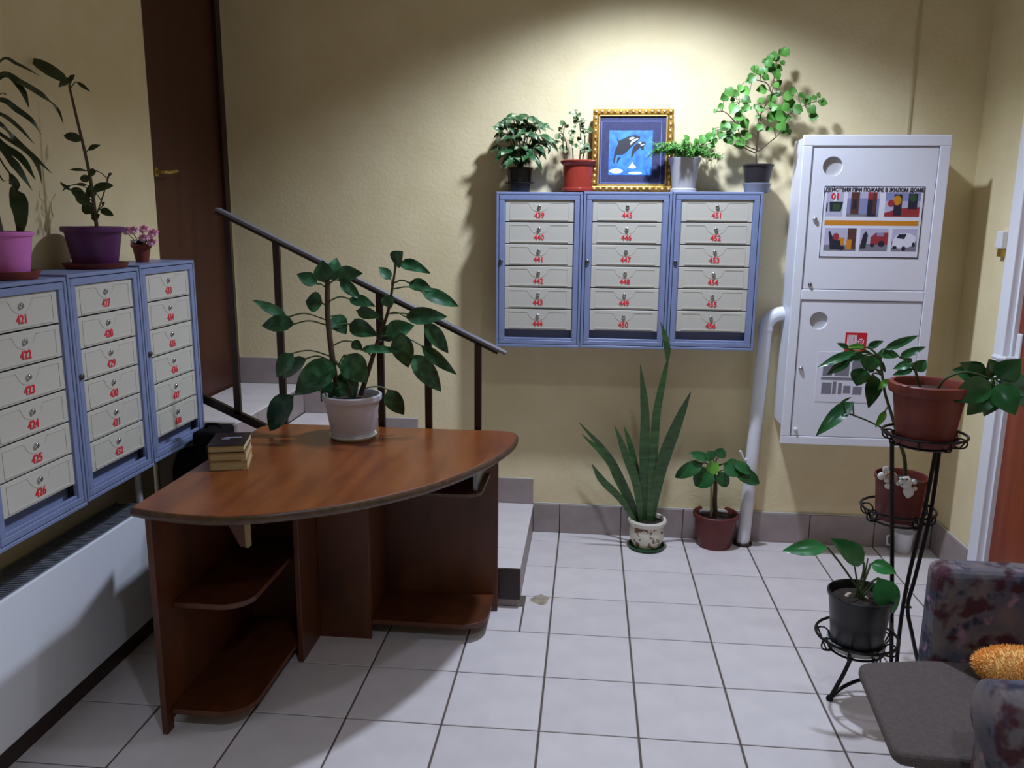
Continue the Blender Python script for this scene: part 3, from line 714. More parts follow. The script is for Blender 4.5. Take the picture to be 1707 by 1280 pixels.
# ================================================================== PIPE
pp0 = at(1240, 893, .065); pp1 = at(1276, 548, .065)
pipe = thing('white_pipe', 'thick white pipe rising from the floor and bending into the cabinet', 'pipe', (pp0.x, .065, 0))
pz = V((pp0.x-.004, .068, .0))
el_c = [pp1]+[pp1+V((.072*(1-math.cos(R(q))), -.0, .072*math.sin(R(q)))) for q in range(15, 91, 15)]+[V((FX0+.0195, pp1.y, pp1.z+.073))]
MB().tube([pz, pp0, pp1], .030, 18).build('riser', 'white_paint', pipe, smooth=True)
MB().tube(el_c, .031, 18).build('elbow', 'white_paint', pipe, smooth=True)
MB().tube([pp1+V((0, 0, -.006)), pp1+V((.001, 0, .008))], .0335, 18).build('joint_collar', 'white_paint', pipe, smooth=True)
v_ = at(1243, 768, .03); MB().tube([v_+V((.005, .03, 0)), v_+V((-.006, 0, .0)), v_+V((-.03, -.01, .05))], .006, 8).build('bleed_valve', 'white_paint', pipe, smooth=True)
MB().lathe([(.045, 0), (.045, .010), (.034, .014)], (pz.x, pz.y, 0), 20).build('floor_flange', 'rail_brown', pipe, smooth=True)

# small sensor box on the right wall
sp_ = on('x', XR, 1675, 402)
sb = thing('wall_sensor', 'small white box with brass button on the right wall beside the door', 'sensor', (XR, sp_.y, sp_.z-.035))
MB().box(XR-.025, XR, sp_.y-.025, sp_.y+.025, sp_.z-.03, sp_.z+.04).build('housing', 'white_plastic', sb, bevel=.005)
MB().box(XR-.02, XR, sp_.y-.02, sp_.y+.012, sp_.z-.062, sp_.z-.03).build('button_block', 'brass', sb, bevel=.003)

# small white cup on floor
cpp = on('z', 0, 1490, 905)
cup = thing('plastic_cup', 'small white plastic cup on the floor by the back wall', 'cup', (cpp.x, min(cpp.y, .06), 0))
cl = V((cpp.x, min(cpp.y, .06), 0))
MB().lathe([(.030, 0), (.034, .004), (.044, .10), (.046, .101), (.043, .10), (.032, .008), (.002, .008)], cl, 22, True, True).build('body', 'white_plastic', cup, smooth=True)
MB().tube([cl+V((-.04, 0, .085)), cl+V((-.075, 0, .075)), cl+V((-.072, 0, .035)), cl+V((-.037, 0, .025))], .005, 8).build('handle', 'white_plastic', cup, smooth=True)

# ================================================================== PLANTS
def nearest_on(poly, p):
    return min(poly, key=lambda q: (q-p).length)
def px_leaf(parent, f, row, y, m, jit=.03, prof=prof_ovate, arch=.14, fold=.2, stems=None, petiole=True, prad=.0028, pm='stem_green', scale_px=1, tipspread=.45, hint=None, ymax=None):
    """row = (base x, base y, tip x, tip y, width) in the photo crop; f maps crop to photo"""
    bx, by, tx, ty, wd = row
    b0 = f(bx, by); t0 = f(tx, ty)
    yb_ = y+random.uniform(-jit, jit); Bw = at(b0[0], b0[1], yb_)
    Lp = math.hypot(b0[0]-t0[0], b0[1]-t0[1]); dep = (Bw-CAM).dot(fwd); mp = dep/F_PX
    yt_ = yb_+random.uniform(-tipspread, tipspread*.6)*Lp*mp
    if ymax is not None and yt_ > ymax: yt_ = ymax
    if ymax is not None and yb_ > ymax: yb_ = ymax; Bw = at(b0[0], b0[1], yb_)
    Tw = at(t0[0], t0[1], yt_)
    if hint is None: hint = V((random.uniform(-.3, .3), -.9, .45+random.uniform(-.25, .25)))
    o = leaf(parent, Bw, Tw, wd*scale_px*mp*1.25, m, hint=hint, arch=arch, fold=fold, prof=prof)
    if stems and petiole:
        best = min((nearest_on(s_, Bw+V((0, 0, -.02))) for s_ in stems), key=lambda q: (q-Bw).length)
        d = Bw-best
        if d.length > .012:
            mid_ = best+d*.55+V((0, 0, .12*d.length))
            stem(o, [best, mid_, Bw, Bw.lerp(Tw, .12)], prad, pm, 'petiole')
    return o
def crop(ox, oy, s): return lambda cx, cy: (ox+cx/s, oy+cy/s)

# ---- big leafy plant in white pot on the desk
pc = on('z', DZ, 589, 728); pc = V((pc.x, pc.y, DZ))
A = thing('desk_plant', 'leafy dark green plant in a white plastic pot on the desk', 'plant', pc)
dep = (pc-CAM).dot(fwd)/F_PX
pot(A, pc+V((0, 0, .008)), 35*dep, 46*dep, .155, 'pot_white', .006, .022)
saucer(A, pc, 39*dep, .014, 'pot_cream')
f3 = crop(340, 320, 1571/540)
def pts3(l, y, f): return [at(*f(*p), y) for p in l]
s1 = pts3([(650, 985), (622, 800), (600, 600), (600, 430)], pc.y, f3); s2 = pts3([(760, 985), (800, 860), (850, 700), (895, 570), (930, 360)], pc.y+.01, f3)
s3 = pts3([(720, 985), (690, 900), (640, 820)], pc.y-.03, f3)
stem(A, s1, (.011, .010), 'stem_brown', n=8); stem(A, s2, (.010, .004), 'stem_brown', n=8); stem(A, s3, .005)
ST = [spline(s1, 8), spline(s2, 8), spline(s3, 8)]
LA = [(590,440,575,330,70),(625,430,642,318,55),(645,405,770,395,58),(548,445,450,398,50),(575,540,493,530,70),(625,600,690,690,62),(660,430,762,520,42),(705,518,832,556,46),(742,575,862,606,42),(400,608,235,523,38),(438,640,280,648,66),(432,782,355,900,66),(497,808,382,905,60),(642,825,440,985,105),(432,985,318,1158,98),(645,925,568,1015,60),(685,790,790,925,95),(675,862,728,1012,72),(718,725,768,762,36),(892,958,970,1080,66),(1010,788,1150,968,72),(1055,745,1226,886,44),(955,680,990,852,82),(880,690,1020,648,70),(978,605,1180,605,62),(1075,635,1185,782,56),(705,640,845,695,62),(925,352,965,288,66),(948,342,1098,395,46),(906,422,848,364,38),(995,440,1112,480,48),(1055,482,1236,556,52),(880,500,908,562,48),(760,765,952,775,34),(870,720,930,640,60),(640,950,690,985,60)]
for r_ in LA: px_leaf(A, f3, r_[:4]+(r_[4]*1.15,), pc.y, 'leaf_dark', .05, stems=ST, scale_px=540/1571)

# ---- snake plant on the floor
fp = crop(940, 540, 3.2)
sc = on('z', 0, 1077, 912); sc = V((sc.x, sc.y, 0)); mpx = (sc-CAM).dot(fwd)/F_PX
B = thing('snake_plant', 'tall snake plant in a small white patterned pot on the floor', 'plant', sc)
saucer(B, sc, 30*mpx, .018, 'saucer_green')
mb = MB().lathe([(.055, .006), (.062, .012), (.080, .055), (.083, .09), (.076, .118)], sc, 32); mb.build('pot', 'pot_pattern', B, smooth=True)
mb = MB().lathe([(.076, .116), (.088, .124), (.091, .140), (.086, .148), (.077, .146), (.074, .12)], sc, 32, False); mb.build('pot_rim', 'pot_cream', B, smooth=True)
MB().lathe([(.075, .13), (.05, .134), (.003, .135)], sc, 20, False, True).build('soil', 'soil', B)
SN = [([(430,1070),(428,800),(432,470),(408,218)], [34,50,52,40,4], 0), ([(455,1070),(478,700),(495,470),(538,260),(553,185),(545,90),(516,-10)], [30,44,46,40,26,10,34,28,3], -.02), ([(462,1070),(520,760),(600,540),(677,360)], [26,52,70,62,40,4], -.01),
      ([(425,1070),(400,850),(355,650),(320,545)], [20,26,34,28,3], .03), ([(415,1070),(385,850),(320,670),(270,540)], [24,40,48,30,3], -.02), ([(405,1060),(330,880),(235,700),(80,524)], [22,36,38,36,26,3], .0), ([(395,1060),(280,830),(205,695),(95,588)], [16,22,24,12,26,22,2], .025), ([(385,1060),(300,930),(205,835),(148,745)], [20,32,40,34,3], -.03)]
for pts, ws, dy in SN:
    P = [at(*fp(*p), sc.y+dy+(.05*i/len(pts) if dy > 0 else -.08*i/len(pts))) for i, p in enumerate(pts)]
    if P[0].z < .1: P[0].z = .12
    strap(B, P, [w_/3.2*mpx for w_ in ws], 'leaf_snake', hint=(random.uniform(-.3, .3), -1, .2))

# ---- small tree plant in terracotta pot on the floor
gc = on('z', 0, 1190, 908); gc = V((gc.x, gc.y, 0)); mpx = (gc-CAM).dot(fwd)/F_PX
G = thing('rubber_plant', 'short-trunked plant with rosette of leaves in terracotta pot on the floor', 'plant', gc)
pot(G, gc, 27*mpx, 35*mpx, .165, 'terracotta_dark', .006, .02)
trk = [gc+V((.002, 0, .13)), at(*fp(805, 960), gc.y), at(*fp(808, 850), gc.y), at(*fp(798, 775), gc.y)]
stem(G, trk, (.012, .008), 'stem_brown', 'trunk', n=8)
stem(G, [gc+V((-.022, -.01, .12)), at(*fp(788, 860), gc.y-.01)], .006, 'stake', 'stake')
TR = [spline(trk, 6)[-6:]]
for r_ in [(740,742,592,818,62),(772,722,668,690,40),(800,722,762,682,50),(822,712,848,662,52),(792,785,698,862,92),(828,790,868,870,56),(852,748,945,800,82),(915,780,1042,852,66),(905,742,1002,800,50),(770,790,822,740,54)]:
    px_leaf(G, fp, r_, gc.y, 'leaf_lime' if r_[0] == 770 else 'leaf_glossy', .05, prof_round, stems=TR, scale_px=1/3.2, ymax=-.01)

# ---- on the mailboxes: variegated umbrella plant, black pot
def top_at(px, dy=0.02): return V((at(px, 318, dy).x, dy, MT+.0005))
c1 = top_at(866); mpx = (c1-CAM).dot(fwd)/F_PX
U = thing('umbrella_plant', 'bushy variegated umbrella plant in a black pot on the mailboxes', 'plant', c1)
pot(U, c1, 17.5*mpx, 21.5*mpx, .105, 'pot_black', .002, .012)
MB().lathe([(20*mpx, .034), (23.5*mpx, .036), (23.5*mpx, .041), (20*mpx, .042)], c1, 28, False).build('pot_collar', 'pot_black', U, smooth=True)
f7 = crop(800, 170, 8)
hubs = [(540,370,0),(520,180,.02),(380,300,.0),(700,290,.01),(790,450,-.03),(420,470,-.03),(560,600,-.05),(720,600,-.03),(330,600,-.01),(480,740,-.05),(780,330,.03),(620,420,-.06),(450,220,-.02),(640,200,-.01),(850,520,-.01),(350,420,.02),(640,720,-.06),(400,680,-.04)]
ub = c1+V((0, 0, .09))
for hx, hy_, dy in hubs:
    H = at(*f7(hx, hy_), c1.y+dy); stem(U, [ub, ub.lerp(H, .5)+V((0, 0, .02)), H], .0025, 'stem_green')
    n_ = random.choice((6, 7)); a0 = random.uniform(0, 6)
    for k in range(n_):
        a_ = a0+k*2*math.pi/n_; L_ = random.uniform(.052, .078); dz = random.uniform(-.055, -.012)
        tip = H+V((math.cos(a_)*L_, math.sin(a_)*L_*.8, dz))
        if tip.y > YB-.01: tip.y = YB-.01
        leaf(U, H, tip, random.uniform(.026, .038), 'leaf_schef', hint=(0, -.6, .8), arch=.3, prof=prof_lance, n=5)
for tx, ty in ((130, 335), (920, 290), (205, 800), (300, 930), (840, 930), (950, 650), (880, 740), (240, 300)):
    H = at(*f7(540+(tx-540)*.55, 480+(ty-480)*.45), c1.y-.03); leaf(U, H, at(*f7(tx, ty), c1.y-.05), .021, 'leaf_schef', arch=.35, prof=prof_lance)

# ---- terracotta pot with thin variegated plant
c2 = top_at(963); 
Vp = thing('variegated_plant', 'sparse variegated plant in a glossy terracotta pot on the mailboxes', 'plant', c2)
MB().lathe([(.068, 0), (.072, .003), (.073, .014), (.064, .017), (.063, .022), (.068, .115), (.078, .124), (.080, .133), (.076, .136), (.068, .132), (.063, .1)], c2, 36).build('pot', 'terracotta_gloss', Vp, smooth=True)
MB().lathe([(.064, .118), (.003, .122)], c2, 20, False, True).build('soil', 'soil', Vp)
sts = [[(1140, 730), (1110, 560), (1120, 350)], [(1160, 730), (1150, 540), (1090, 400), (1110, 280)], [(1330, 740), (1345, 520), (1330, 300), (1280, 130)], [(1360, 740), (1400, 560), (1380, 330)], [(1250, 740), (1230, 560), (1210, 400)]]
SV = []
for l_ in sts:
    P = [at(*f7(*p), c2.y+random.uniform(-.02, .02)) for p in l_]; P[0] = V((P[0].x, c2.y, c2.z+.115))
    stem(Vp, P, (.003, .0018), 'stem_brown'); SV.append(spline(P, 6))
LV = [(1280,150,1180,150),(1270,130,1270,95),(1290,160,1350,200),(1300,190,1240,230),(1310,220,1280,250),(1330,260,1420,240),(1340,300,1400,270),(1340,330,1390,310),(1110,300,1060,255),(1115,300,1130,260),(1100,350,1050,390),(1130,340,1180,290),(1060,420,1010,500),(1090,470,1000,460),(1050,520,1000,560),(1100,520,1130,460),(1140,600,1050,620),(1130,620,1150,680),(1220,420,1180,390),(1230,420,1280,390),(1200,450,1240,520),(1240,500,1200,560),(1340,400,1390,420),(1390,420,1450,430),(1350,480,1300,520),(1330,500,1360,560),(1380,560,1330,640),(1400,560,1460,600),(1390,620,1350,700),(1420,600,1460,680),(1250,560,1290,620),(1300,250,1250,300),(1350,350,1440,370),(1460,420,1480,330),(1440,650,1490,640),(1240,330,1270,360)]
for r_ in LV: px_leaf(Vp, f7, r_+(64,), c2.y-.02, 'leaf_varieg', .03, prof_lance, stems=SV, prad=.0012, scale_px=1/8, ymax=-.012 if r_[2] > 1380 else .09)

# ---- white pot with asparagus fern
c3 = top_at(1139, -.005)
Fp = thing('asparagus_fern', 'feathery bright green fern in a white pot on the mailboxes', 'plant', c3)
MB().lathe([(.052, 0), (.056, .003), (.056, .014), (.050, .018), (.062, .118), (.070, .140), (.071, .146), (.066, .146), (.058, .12)], c3, 36).build('pot', 'pot_white_dull', Fp, smooth=True)
MB().lathe([(.058, .125), (.003, .13)], c3, 20, False, True).build('soil', 'soil', Fp)
for k in range(34):
    a_ = random.uniform(0, 2*math.pi); L_ = random.uniform(.10, .17); up_ = random.uniform(.03, .085)
    dx = math.cos(a_)*L_; dy = math.sin(a_)*L_*.75
    dy = min(dy, -.03) if dx < -.03 else dy
    P = spline([c3+V((0, 0, .125)), c3+V((dx*.45, dy*.45, .125+up_)), c3+V((dx, min(dy, -.02 if dx < -.05 else .09), .125+up_*random.uniform(.4, 1.0)))], 8)
    mb = MB(); mb.tube(P, .0009, 4)
    for i, p in enumerate(P[4:]):
        for q in range(9):
            d = V((random.gauss(0, 1), random.gauss(0, 1), random.gauss(0, .55))).normalized()*random.uniform(.012, .028)
            leaf_into(mb, p, p+d, .0042, (0, -.5, 1), .1, .1, prof_lance, 2)
    mb.build('frond', 'leaf_fern', Fp)['kind'] = 'stuff'
f5 = crop(780, 60, 1707/640)
for r_ in [(1040,480,1050,440,26),(1060,470,1075,425,26),(1080,460,1100,420,24),(1090,470,1110,455,24),(1070,480,1100,495,26),(1040,460,1030,440,24),(1020,480,1010,455,22),(980,470,960,440,26)]:
    px_leaf(Fp, f5, r_, c3.y-.01, 'leaf_fern', .02, stems=[[c3+V((.02, 0, .13))]], prad=.0009, scale_px=640/1707)

# ---- tall bright plant in dark pot
c4 = top_at(1261, .0); mpx = (c4-CAM).dot(fwd)/F_PX
H4 = thing('tall_leafy_plant', 'tall bright green branching plant in dark pot beside the fire cabinet', 'plant', c4)
MB().lathe([(.046, 0), (.050, .003), (.058, .040), (.054, .042), (.05, .02)], c4, 30).build('outer_pot', 'pot_grey', H4, smooth=True)
MB().lathe([(.048, .03), (.062, .112), (.066, .113), (.066, .120), (.062, .121), (.058, .1)], c4, 30).build('pot', 'pot_charcoal', H4, smooth=True)
MB().lathe([(.058, .1), (.003, .105)], c4, 20, False, True).build('soil', 'soil', H4)
f6 = crop(1180, 70, 1126/220)
BR = [[(418,1050),(412,1000),(412,950)], [(412,950),(310,900),(250,820),(180,740)], [(412,920),(310,868),(250,700),(270,500)], [(412,940),(418,800),(440,640),(545,440),(570,250),(600,110)], [(428,935),(520,860),(610,780),(690,620),(850,530),(960,500)], [(420,940),(435,740),(460,560)], [(250,700),(150,600),(70,590)], [(545,440),(500,350),(380,320)]]
S4 = []
for i, l_ in enumerate(BR):
    P = [at(*f6(*p), c4.y+(.0 if i < 1 else (-.02, .03, 0, -.03, .02, -.03, -.02)[i-1]*j/len(l_))) for j, p in enumerate(l_)]
    stem(H4, P, (.004, .0022) if i == 0 else (.0026, .0014), 'stem_brown', 'branch'); S4.append(spline(P, 6))
L4 = [(640,90,60),(560,125,60),(635,180,35),(530,140,45),(580,270,58),(550,225,58),(480,245,50),(400,230,50),(490,305,50),(375,310,60),(345,335,35),(460,410,62),(455,500,38),(580,370,42),(545,480,56),(600,450,46),(680,465,60),(720,415,50),(795,452,34),(840,505,65),(905,480,36),(945,462,28),(980,520,55),(885,580,58),(905,640,55),(770,575,56),(700,520,64),(660,560,55),(590,600,80),(540,640,60),(670,650,55),(625,715,64),(690,770,36),(645,780,24),(445,575,46),(405,545,24),(420,640,24),(440,725,46),(515,745,34),(180,430,64),(235,440,45),(275,395,45),(320,420,60),(325,500,60),(210,490,30),(330,560,46),(220,570,70),(310,580,40),(260,640,60),(310,700,64),(110,550,38),(65,590,30),(150,720,70),(190,750,64),(120,800,50),(180,830,70),(240,720,50),(265,885,60),(330,820,30),(310,780,50),(245,810,45),(25,840,34),(60,845,30),(15,800,28),(60,760,24),(520,180,50),(600,230,50),(730,560,55),(560,560,50)]
L4 += [(x+random.uniform(-45, 45), y+random.uniform(-30, 40), s_*.85) for x, y, s_ in L4 if random.random() < .45]
for x, y, s_ in L4:
    q = math.copysign(1, x-430)*random.uniform(.2, 1) if random.random() < .8 else random.uniform(-1, 1)
    vx, vy = q, random.uniform(-.15, 1.0); n_ = math.hypot(vx, vy); vx, vy = vx/n_, vy/n_
    px_leaf(H4, f6, (x-vx*s_*.7, y-vy*s_*.7, x+vx*s_*.8, y+vy*s_*.8, s_*1.2), c4.y, 'leaf_bright', .045, prof_ovate, stems=S4, prad=.0011, scale_px=220/1126, tipspread=.35, hint=V((random.uniform(-.35, .35), -1, random.uniform(-.1, .6))))

# ---- left mailboxes: purple pot, pink pot, pink flowers
def lt(px, z): 
    p = on('x', -1.475, px, 440); return V((-1.475, p.y, z))
c5 = lt(160, .668+UH+.0005)
Pu = thing('jade_plant', 'leggy dark plant with one tall stem in a purple pot', 'plant', c5)
saucer(Pu, c5, .098, .018, 'terracotta_dark')
pot(Pu, c5+V((0, 0, .007)), .066, .086, .125, 'pot_purple', .008, .018)
f4 = crop(0, 80, 741/220)
st5 = [at(*f4(*p), c5.y) for p in [(540, 960), (515, 780), (480, 600), (430, 390), (388, 210)]]; st5[0].z = c5.z+.11
stem(Pu, st5, (.006, .0035), 'stem_brown'); st6 = [at(*f4(*p), c5.y-.01) for p in [(540, 940), (575, 840), (612, 715)]]; stem(Pu, st6, .0022, 'stem_green')
S5 = [spline(st5, 8), spline(st6, 6)]
for r_ in [(385,190,165,58,52),(400,190,328,212,54),(390,190,422,150,28),(430,190,508,246,18),(455,520,358,490,48),(492,575,566,545,28),(490,690,385,685,16),(540,690,500,720,44),(505,740,448,730,36),(520,800,636,772,48),(490,770,425,765,16),(470,830,400,790,44),(500,880,430,820,55),(400,800,335,750,18),(520,930,475,860,62),(565,905,638,942,34),(575,890,590,865,26),(606,720,632,705,20),(530,840,500,770,50),(515,960,560,935,40),(400,770,350,805,16)]:
    px_leaf(Pu, f4, r_, c5.y, 'leaf_olive', .03, prof_round if r_[4] > 30 else prof_lance, stems=S5, prad=.0016, scale_px=220/741)

c6 = lt(238, .674+UH+.0005)
Fl = thing('pink_flowers', 'pink artificial flowers in a tiny terracotta pot at mailbox corner', 'flowers', c6)
pot(Fl, c6, .022, .032, .062, 'terracotta', .003, .012)
for k in range(9):
    a_ = k*2.4; rr = .012+.030*(k/9)**.5; rr *= 1.3; fc_ = c6+V((math.sin(a_)*rr*.9, math.cos(a_)*rr, .086+.026*math.cos(k*1.7)))
    o = MB().ball(fc_, .012, 8, 6).build('flower', 'petal', Fl, smooth=True)
    mb = MB()
    for q in range(9):
        t = q*2*math.pi/9; d = V((.55*math.cos(t)+.5, math.sin(t), .6*math.cos(t+1)+.35)).normalized()*.026
        leaf_into(mb, fc_, fc_+d, .016, d.cross(V((0, 0, 1))).cross(d)+V((.01, 0, .01)), .2, .2, prof_round, 4)
    mb.build('petals', 'petal', o, smooth=True)
    stem(Fl, [c6+V((0, 0, .05)), fc_], .0016)
for k in range(5):
    t = k*1.3; leaf(Fl, c6+V((0, 0, .055)), c6+V((.03*math.cos(t), -.032*math.sin(t)-.01, .075)), .02, 'leaf_olive')

c7 = lt(8, .662+UH+.0005)
Dr = thing('arching_plant', 'plant with long arching strap leaves in a pink pot', 'plant', c7)
saucer(Dr, c7, .085, .022, 'terracotta')
pot(Dr, c7+V((0, 0, .008)), .058, .074, .12, 'pot_pink', .004, .012)
crown = at(-45, 185, c7.y)
stem(Dr, [c7+V((0, 0, .1)), c7.lerp(crown, .5)+V((0, 0, .03)), crown], (.010, .007), 'stem_brown', 'trunk', n=8)
mpx = (c7-CAM).dot(fwd)/F_PX
AR = [([(0,75),(100,92),(222,156)],[26,26,20,2]), ([(0,150),(110,190),(230,260),(320,340),(356,425)],[36,40,34,20,2]), ([(20,160),(120,230),(165,340)],[20,34,30,2]), ([(0,290),(100,350),(180,410),(236,492)],[40,40,28,2]), ([(0,370),(100,440),(192,538)],[26,26,20,2]), ([(0,425),(90,520),(200,620),(292,705)],[26,32,26,2]), ([(5,485),(150,580),(212,660),(236,765)],[22,28,22,2]), ([(5,535),(120,620),(200,742)],[30,48,36,2]), ([(40,600),(110,690),(182,802)],[30,46,34,2]), ([(10,640),(70,730),(100,840),(118,960),(100,1140)],[8,10,70,92,60,3]), ([(0,260),(40,265)],[20,3]), ([(0,720),(50,740),(85,800)],[8,6,3])]
for l_, ws in AR:
    P = [crown.lerp(at(*f4(*l_[0]), c7.y), .05)]+[at(*f4(*p), c7.y+random.uniform(-.03, .03)) for p in l_]
    strap(Dr, P, [4]+[1] if False else [w_/3.368*mpx for w_ in [8]+ws], 'leaf_olive', hint=(.3, -.7, .8), thick=.06, k=6)

# ================================================================== PLANT STAND
sc0 = V((1.165, -1.12, 0))
stn = thing('plant_stand', 'black wrought iron three-tier plant stand beside the armchair', 'plant stand', (1.12, -1.12, 0))
def ring(c, r, tr=.0045, n=36): return [V(c)+V((r*math.cos(t), r*math.sin(t), 0)) for t in [i*2*math.pi/n for i in range(n)]]
TOPC = at(1541, 722, -1.12); LOWC = at(1428, 1058, -1.25); MIDC = at(1497, 846, -.94)
for nm, c, r, drop in (('top_tier', TOPC, .122, .035), ('low_tier', LOWC, .122, .045), ('middle_tier', MIDC, .118, .045)):
    mb = MB(); mb.tube(ring(c, r), .0045, 8, closed=True); o = mb.build(nm, 'iron', stn, smooth=True)
    b = c-V((0, 0, drop)); mb = MB(); mb.tube(ring(b, r*.66), .004, 8, closed=True)
    for k in range(3):
        t = k*math.pi/3; d = V((math.cos(t), math.sin(t), 0))*r*.66; mb.tube([b-d, b+d], .0035, 6)
    mb.build('tier_base', 'iron', o, smooth=True)
    for k in range(8):
        t = k*math.pi/4+.3; d = V((math.cos(t), math.sin(t), 0)); mb = MB()
        P = [b+d*r*.66]+[b+d*(r*.83+.020*math.cos(q)*1.0)+V((0, 0, drop*.5+drop*.45*math.sin(q))) for q in [R(x) for x in range(-90, 300, 30)]]+[c+d*r]
        mb.tube(P, .0028, 5); mb.build('scroll', 'iron', o, smooth=True)
def pole(l_, ys_, r=.0065): 
    P = [at(p[0], p[1], y_) for p, y_ in zip(l_, ys_)]
    P = [V((p.x, p.y, max(p.z, .004))) for p in P]
    return P
pa = pole([(1487, 735), (1487, 860), (1487, 960)], [-1.15]*3)+[V((1.150, -1.15, .004))]
pbq = pole([(1563, 735), (1541, 850), (1515, 960), (1501, 1040)], [-1.13]*4)+[V((1.165, -1.14, .004))]
pcq = pole([(1568, 735), (1552, 850), (1526, 960), (1513, 1010), (1520, 1055)], [-1.06]*5)+[V((1.29, -1.02, .004))]
for P in (pa, pbq, pcq): MB().tube(spline(P, 5), .0068, 8).build('pole', 'iron', stn, smooth=True)
ft = on('z', .006, 1383, 1164)
MB().tube(spline([LOWC+V((.0, .0, -.045)), ft.lerp(LOWC, .5)+V((.005, 0, -.02)), ft], 5), .0068, 8).build('leg', 'iron', stn, smooth=True)
MB().tube(spline([ft, ft+V((.05, .02, .035)), ft+V((.13, .05, .05)), V((1.150, -1.15, .03))], 5), .006, 8).build('leg', 'iron', stn, smooth=True)
MB().ball(ft, .012, 10, 7).build('foot', 'iron', stn, smooth=True)
MB().tube([LOWC+V((.118, .02, 0)), V((1.128, -1.15, LOWC.z))], .005, 6).build('tier_arm', 'iron', stn)
MB().tube([MIDC+V((.02, -.115, 0)), V((pbq[2].x, pbq[2].y, pbq[2].z)).lerp(pbq[1], .7)], .005, 6).build('tier_arm', 'iron', stn)
MB().tube([at(1507, 1012, -1.1), at(1519, 1012, -1.1)], .004, 6).build('brace', 'iron', stn)

# top pot
tb = TOPC-V((0, 0, .030))
Tp = thing('glossy_plant', 'terracotta pot with glossy dark leaves on the top tier', 'plant', tb)
saucer(Tp, tb, .098, .022, 'terracotta_dark')
pot(Tp, tb+V((0, 0, .008)), .083, .106, .185, 'terracotta', .012, .032)
f8 = crop(1340, 540, 6.4)
stp = [tb+V((-.02, 0, .16)), at(*f8(1250, 690), tb.y-.03), at(*f8(1190, 500), tb.y-.03)]
stem(Tp, stp, .004); stq = [tb+V((.02, 0, .16)), at(1575, 632, tb.y-.03), at(1610, 620, tb.y-.05), at(1655, 632, tb.y-.06)]; stem(Tp, stq, .004)
S8 = [spline(stp, 6)[-3:]]
for r_ in [(1190,500,1305,385,110),(1160,420,950,480,80),(1160,480,945,548,70),(1020,355,1305,242,72),(1140,430,1060,370,80)]: px_leaf(Tp, f8, r_, tb.y-.03, 'leaf_glossy', .03, prof_ovate, stems=S8, scale_px=1/6.4)
fid = lambda x, y: (x, y)
for r_ in [(1650,632,1588,616,30),(1652,638,1584,668,36),(1655,640,1612,692,36),(1658,642,1640,694,32),(1662,640,1692,692,36),(1665,636,1725,652,36),(1662,630,1702,598,34),(1655,628,1648,598,28),(1640,628,1600,605,26),(1680,640,1740,690,34),(1650,640,1625,660,40),(1670,645,1668,668,34)]: px_leaf(Tp, fid, r_, tb.y-.05, 'leaf_glossy', .04, prof_ovate, stems=[spline(stq, 6)[-4:]])

# middle pot with tall stalk plant and toys
mbs = MIDC-V((0, 0, .040)); mpx = (mbs-CAM).dot(fwd)/F_PX
Mp = thing('tall_stalk_plant', 'dark red pot on the middle tier with tall arching stalks', 'plant', mbs)
pot(Mp, mbs+V((0, 0, .003)), .070, .083, .155, 'terracotta_dark', .003, .014)
stk = [mbs+V((.015, 0, .13))]+[at(*p, mbs.y+dy) for p, dy in (((1508, 765), 0), ((1499, 735), -.01), ((1486, 690), -.02), ((1474, 650), -.03), ((1468, 600), -.05))]
stem(Mp, stk, (.007, .004), n=8); stk2 = [at(1502, 742, mbs.y), at(1484, 722, mbs.y-.02), at(1450, 703, mbs.y-.04), at(1409, 687, mbs.y-.05)]; stem(Mp, stk2, .003)
S9 = [spline(stk, 8), spline(stk2, 6)]
for r_, m_ in [((570,300,140,468,84),'leaf_glossy'),((480,265,350,205,50),'leaf_glossy'),((490,370,245,542,92),'leaf_glossy'),((650,245,450,250,60),'leaf_lime'),((560,300,430,372,90),'leaf_glossy'),((720,335,670,505,170),'leaf_glossy'),((620,470,565,662,165),'leaf_glossy'),((735,530,688,898,165),'leaf_glossy'),((790,310,1020,345,100),'leaf_glossy'),((680,250,850,182,64),'leaf_glossy'),((858,272,1225,122,76),'leaf_glossy'),((785,385,872,518,50),'leaf_glossy'),((640,330,480,400,90),'leaf_glossy'),((905,590,788,705,62),'leaf_lime'),((870,925,762,1104,62),'leaf_lime'),((520,830,130,1192,135),'leaf_glossy'),((400,835,510,778,22),'leaf_glossy'),((720,470,700,520,60),'leaf_glossy')]:
    px_leaf(Mp, f8, r_, mbs.y-.05, m_, .03, prof_ovate, stems=S9, scale_px=1/6.4, tipspread=.3)
# plush toys on the pot rim
ft5 = crop(1400, 760, 1637/307)
ry_ = mbs.y-.085
by = thing('toy_bear', 'small white plush bear hanging over the rim of the dark red pot', 'toy', at(*ft5(600, 300), ry_))
hd = at(*ft5(585, 235), ry_); bd = at(*ft5(610, 315), ry_)
MB().ball(hd, .020, 14, 9).build('head', 'toy_white', by, smooth=True); MB().ball(bd, .017, 14, 9, sz=1.2).build('body', 'toy_white', by, smooth=True)
for px, py in ((520, 240), (660, 230)): MB().ball(at(*ft5(px, py), ry_), .009, 10, 7).build('arm', 'toy_white', by, smooth=True)
for px, py in ((605, 355), (665, 290)): MB().ball(at(*ft5(px, py), ry_), .008, 10, 7).build('leg', 'toy_white', by, smooth=True)
for px, py in ((545, 200), (605, 195)): MB().ball(at(*ft5(px, py), ry_), .006, 10, 7).build('ear', 'toy_white', by, smooth=True)
for px, py in ((558, 210), (598, 208), (556, 255)): MB().ball(at(*ft5(px, py), ry_-.019), .0028, 8, 5).build('eye', 'pot_black', by)
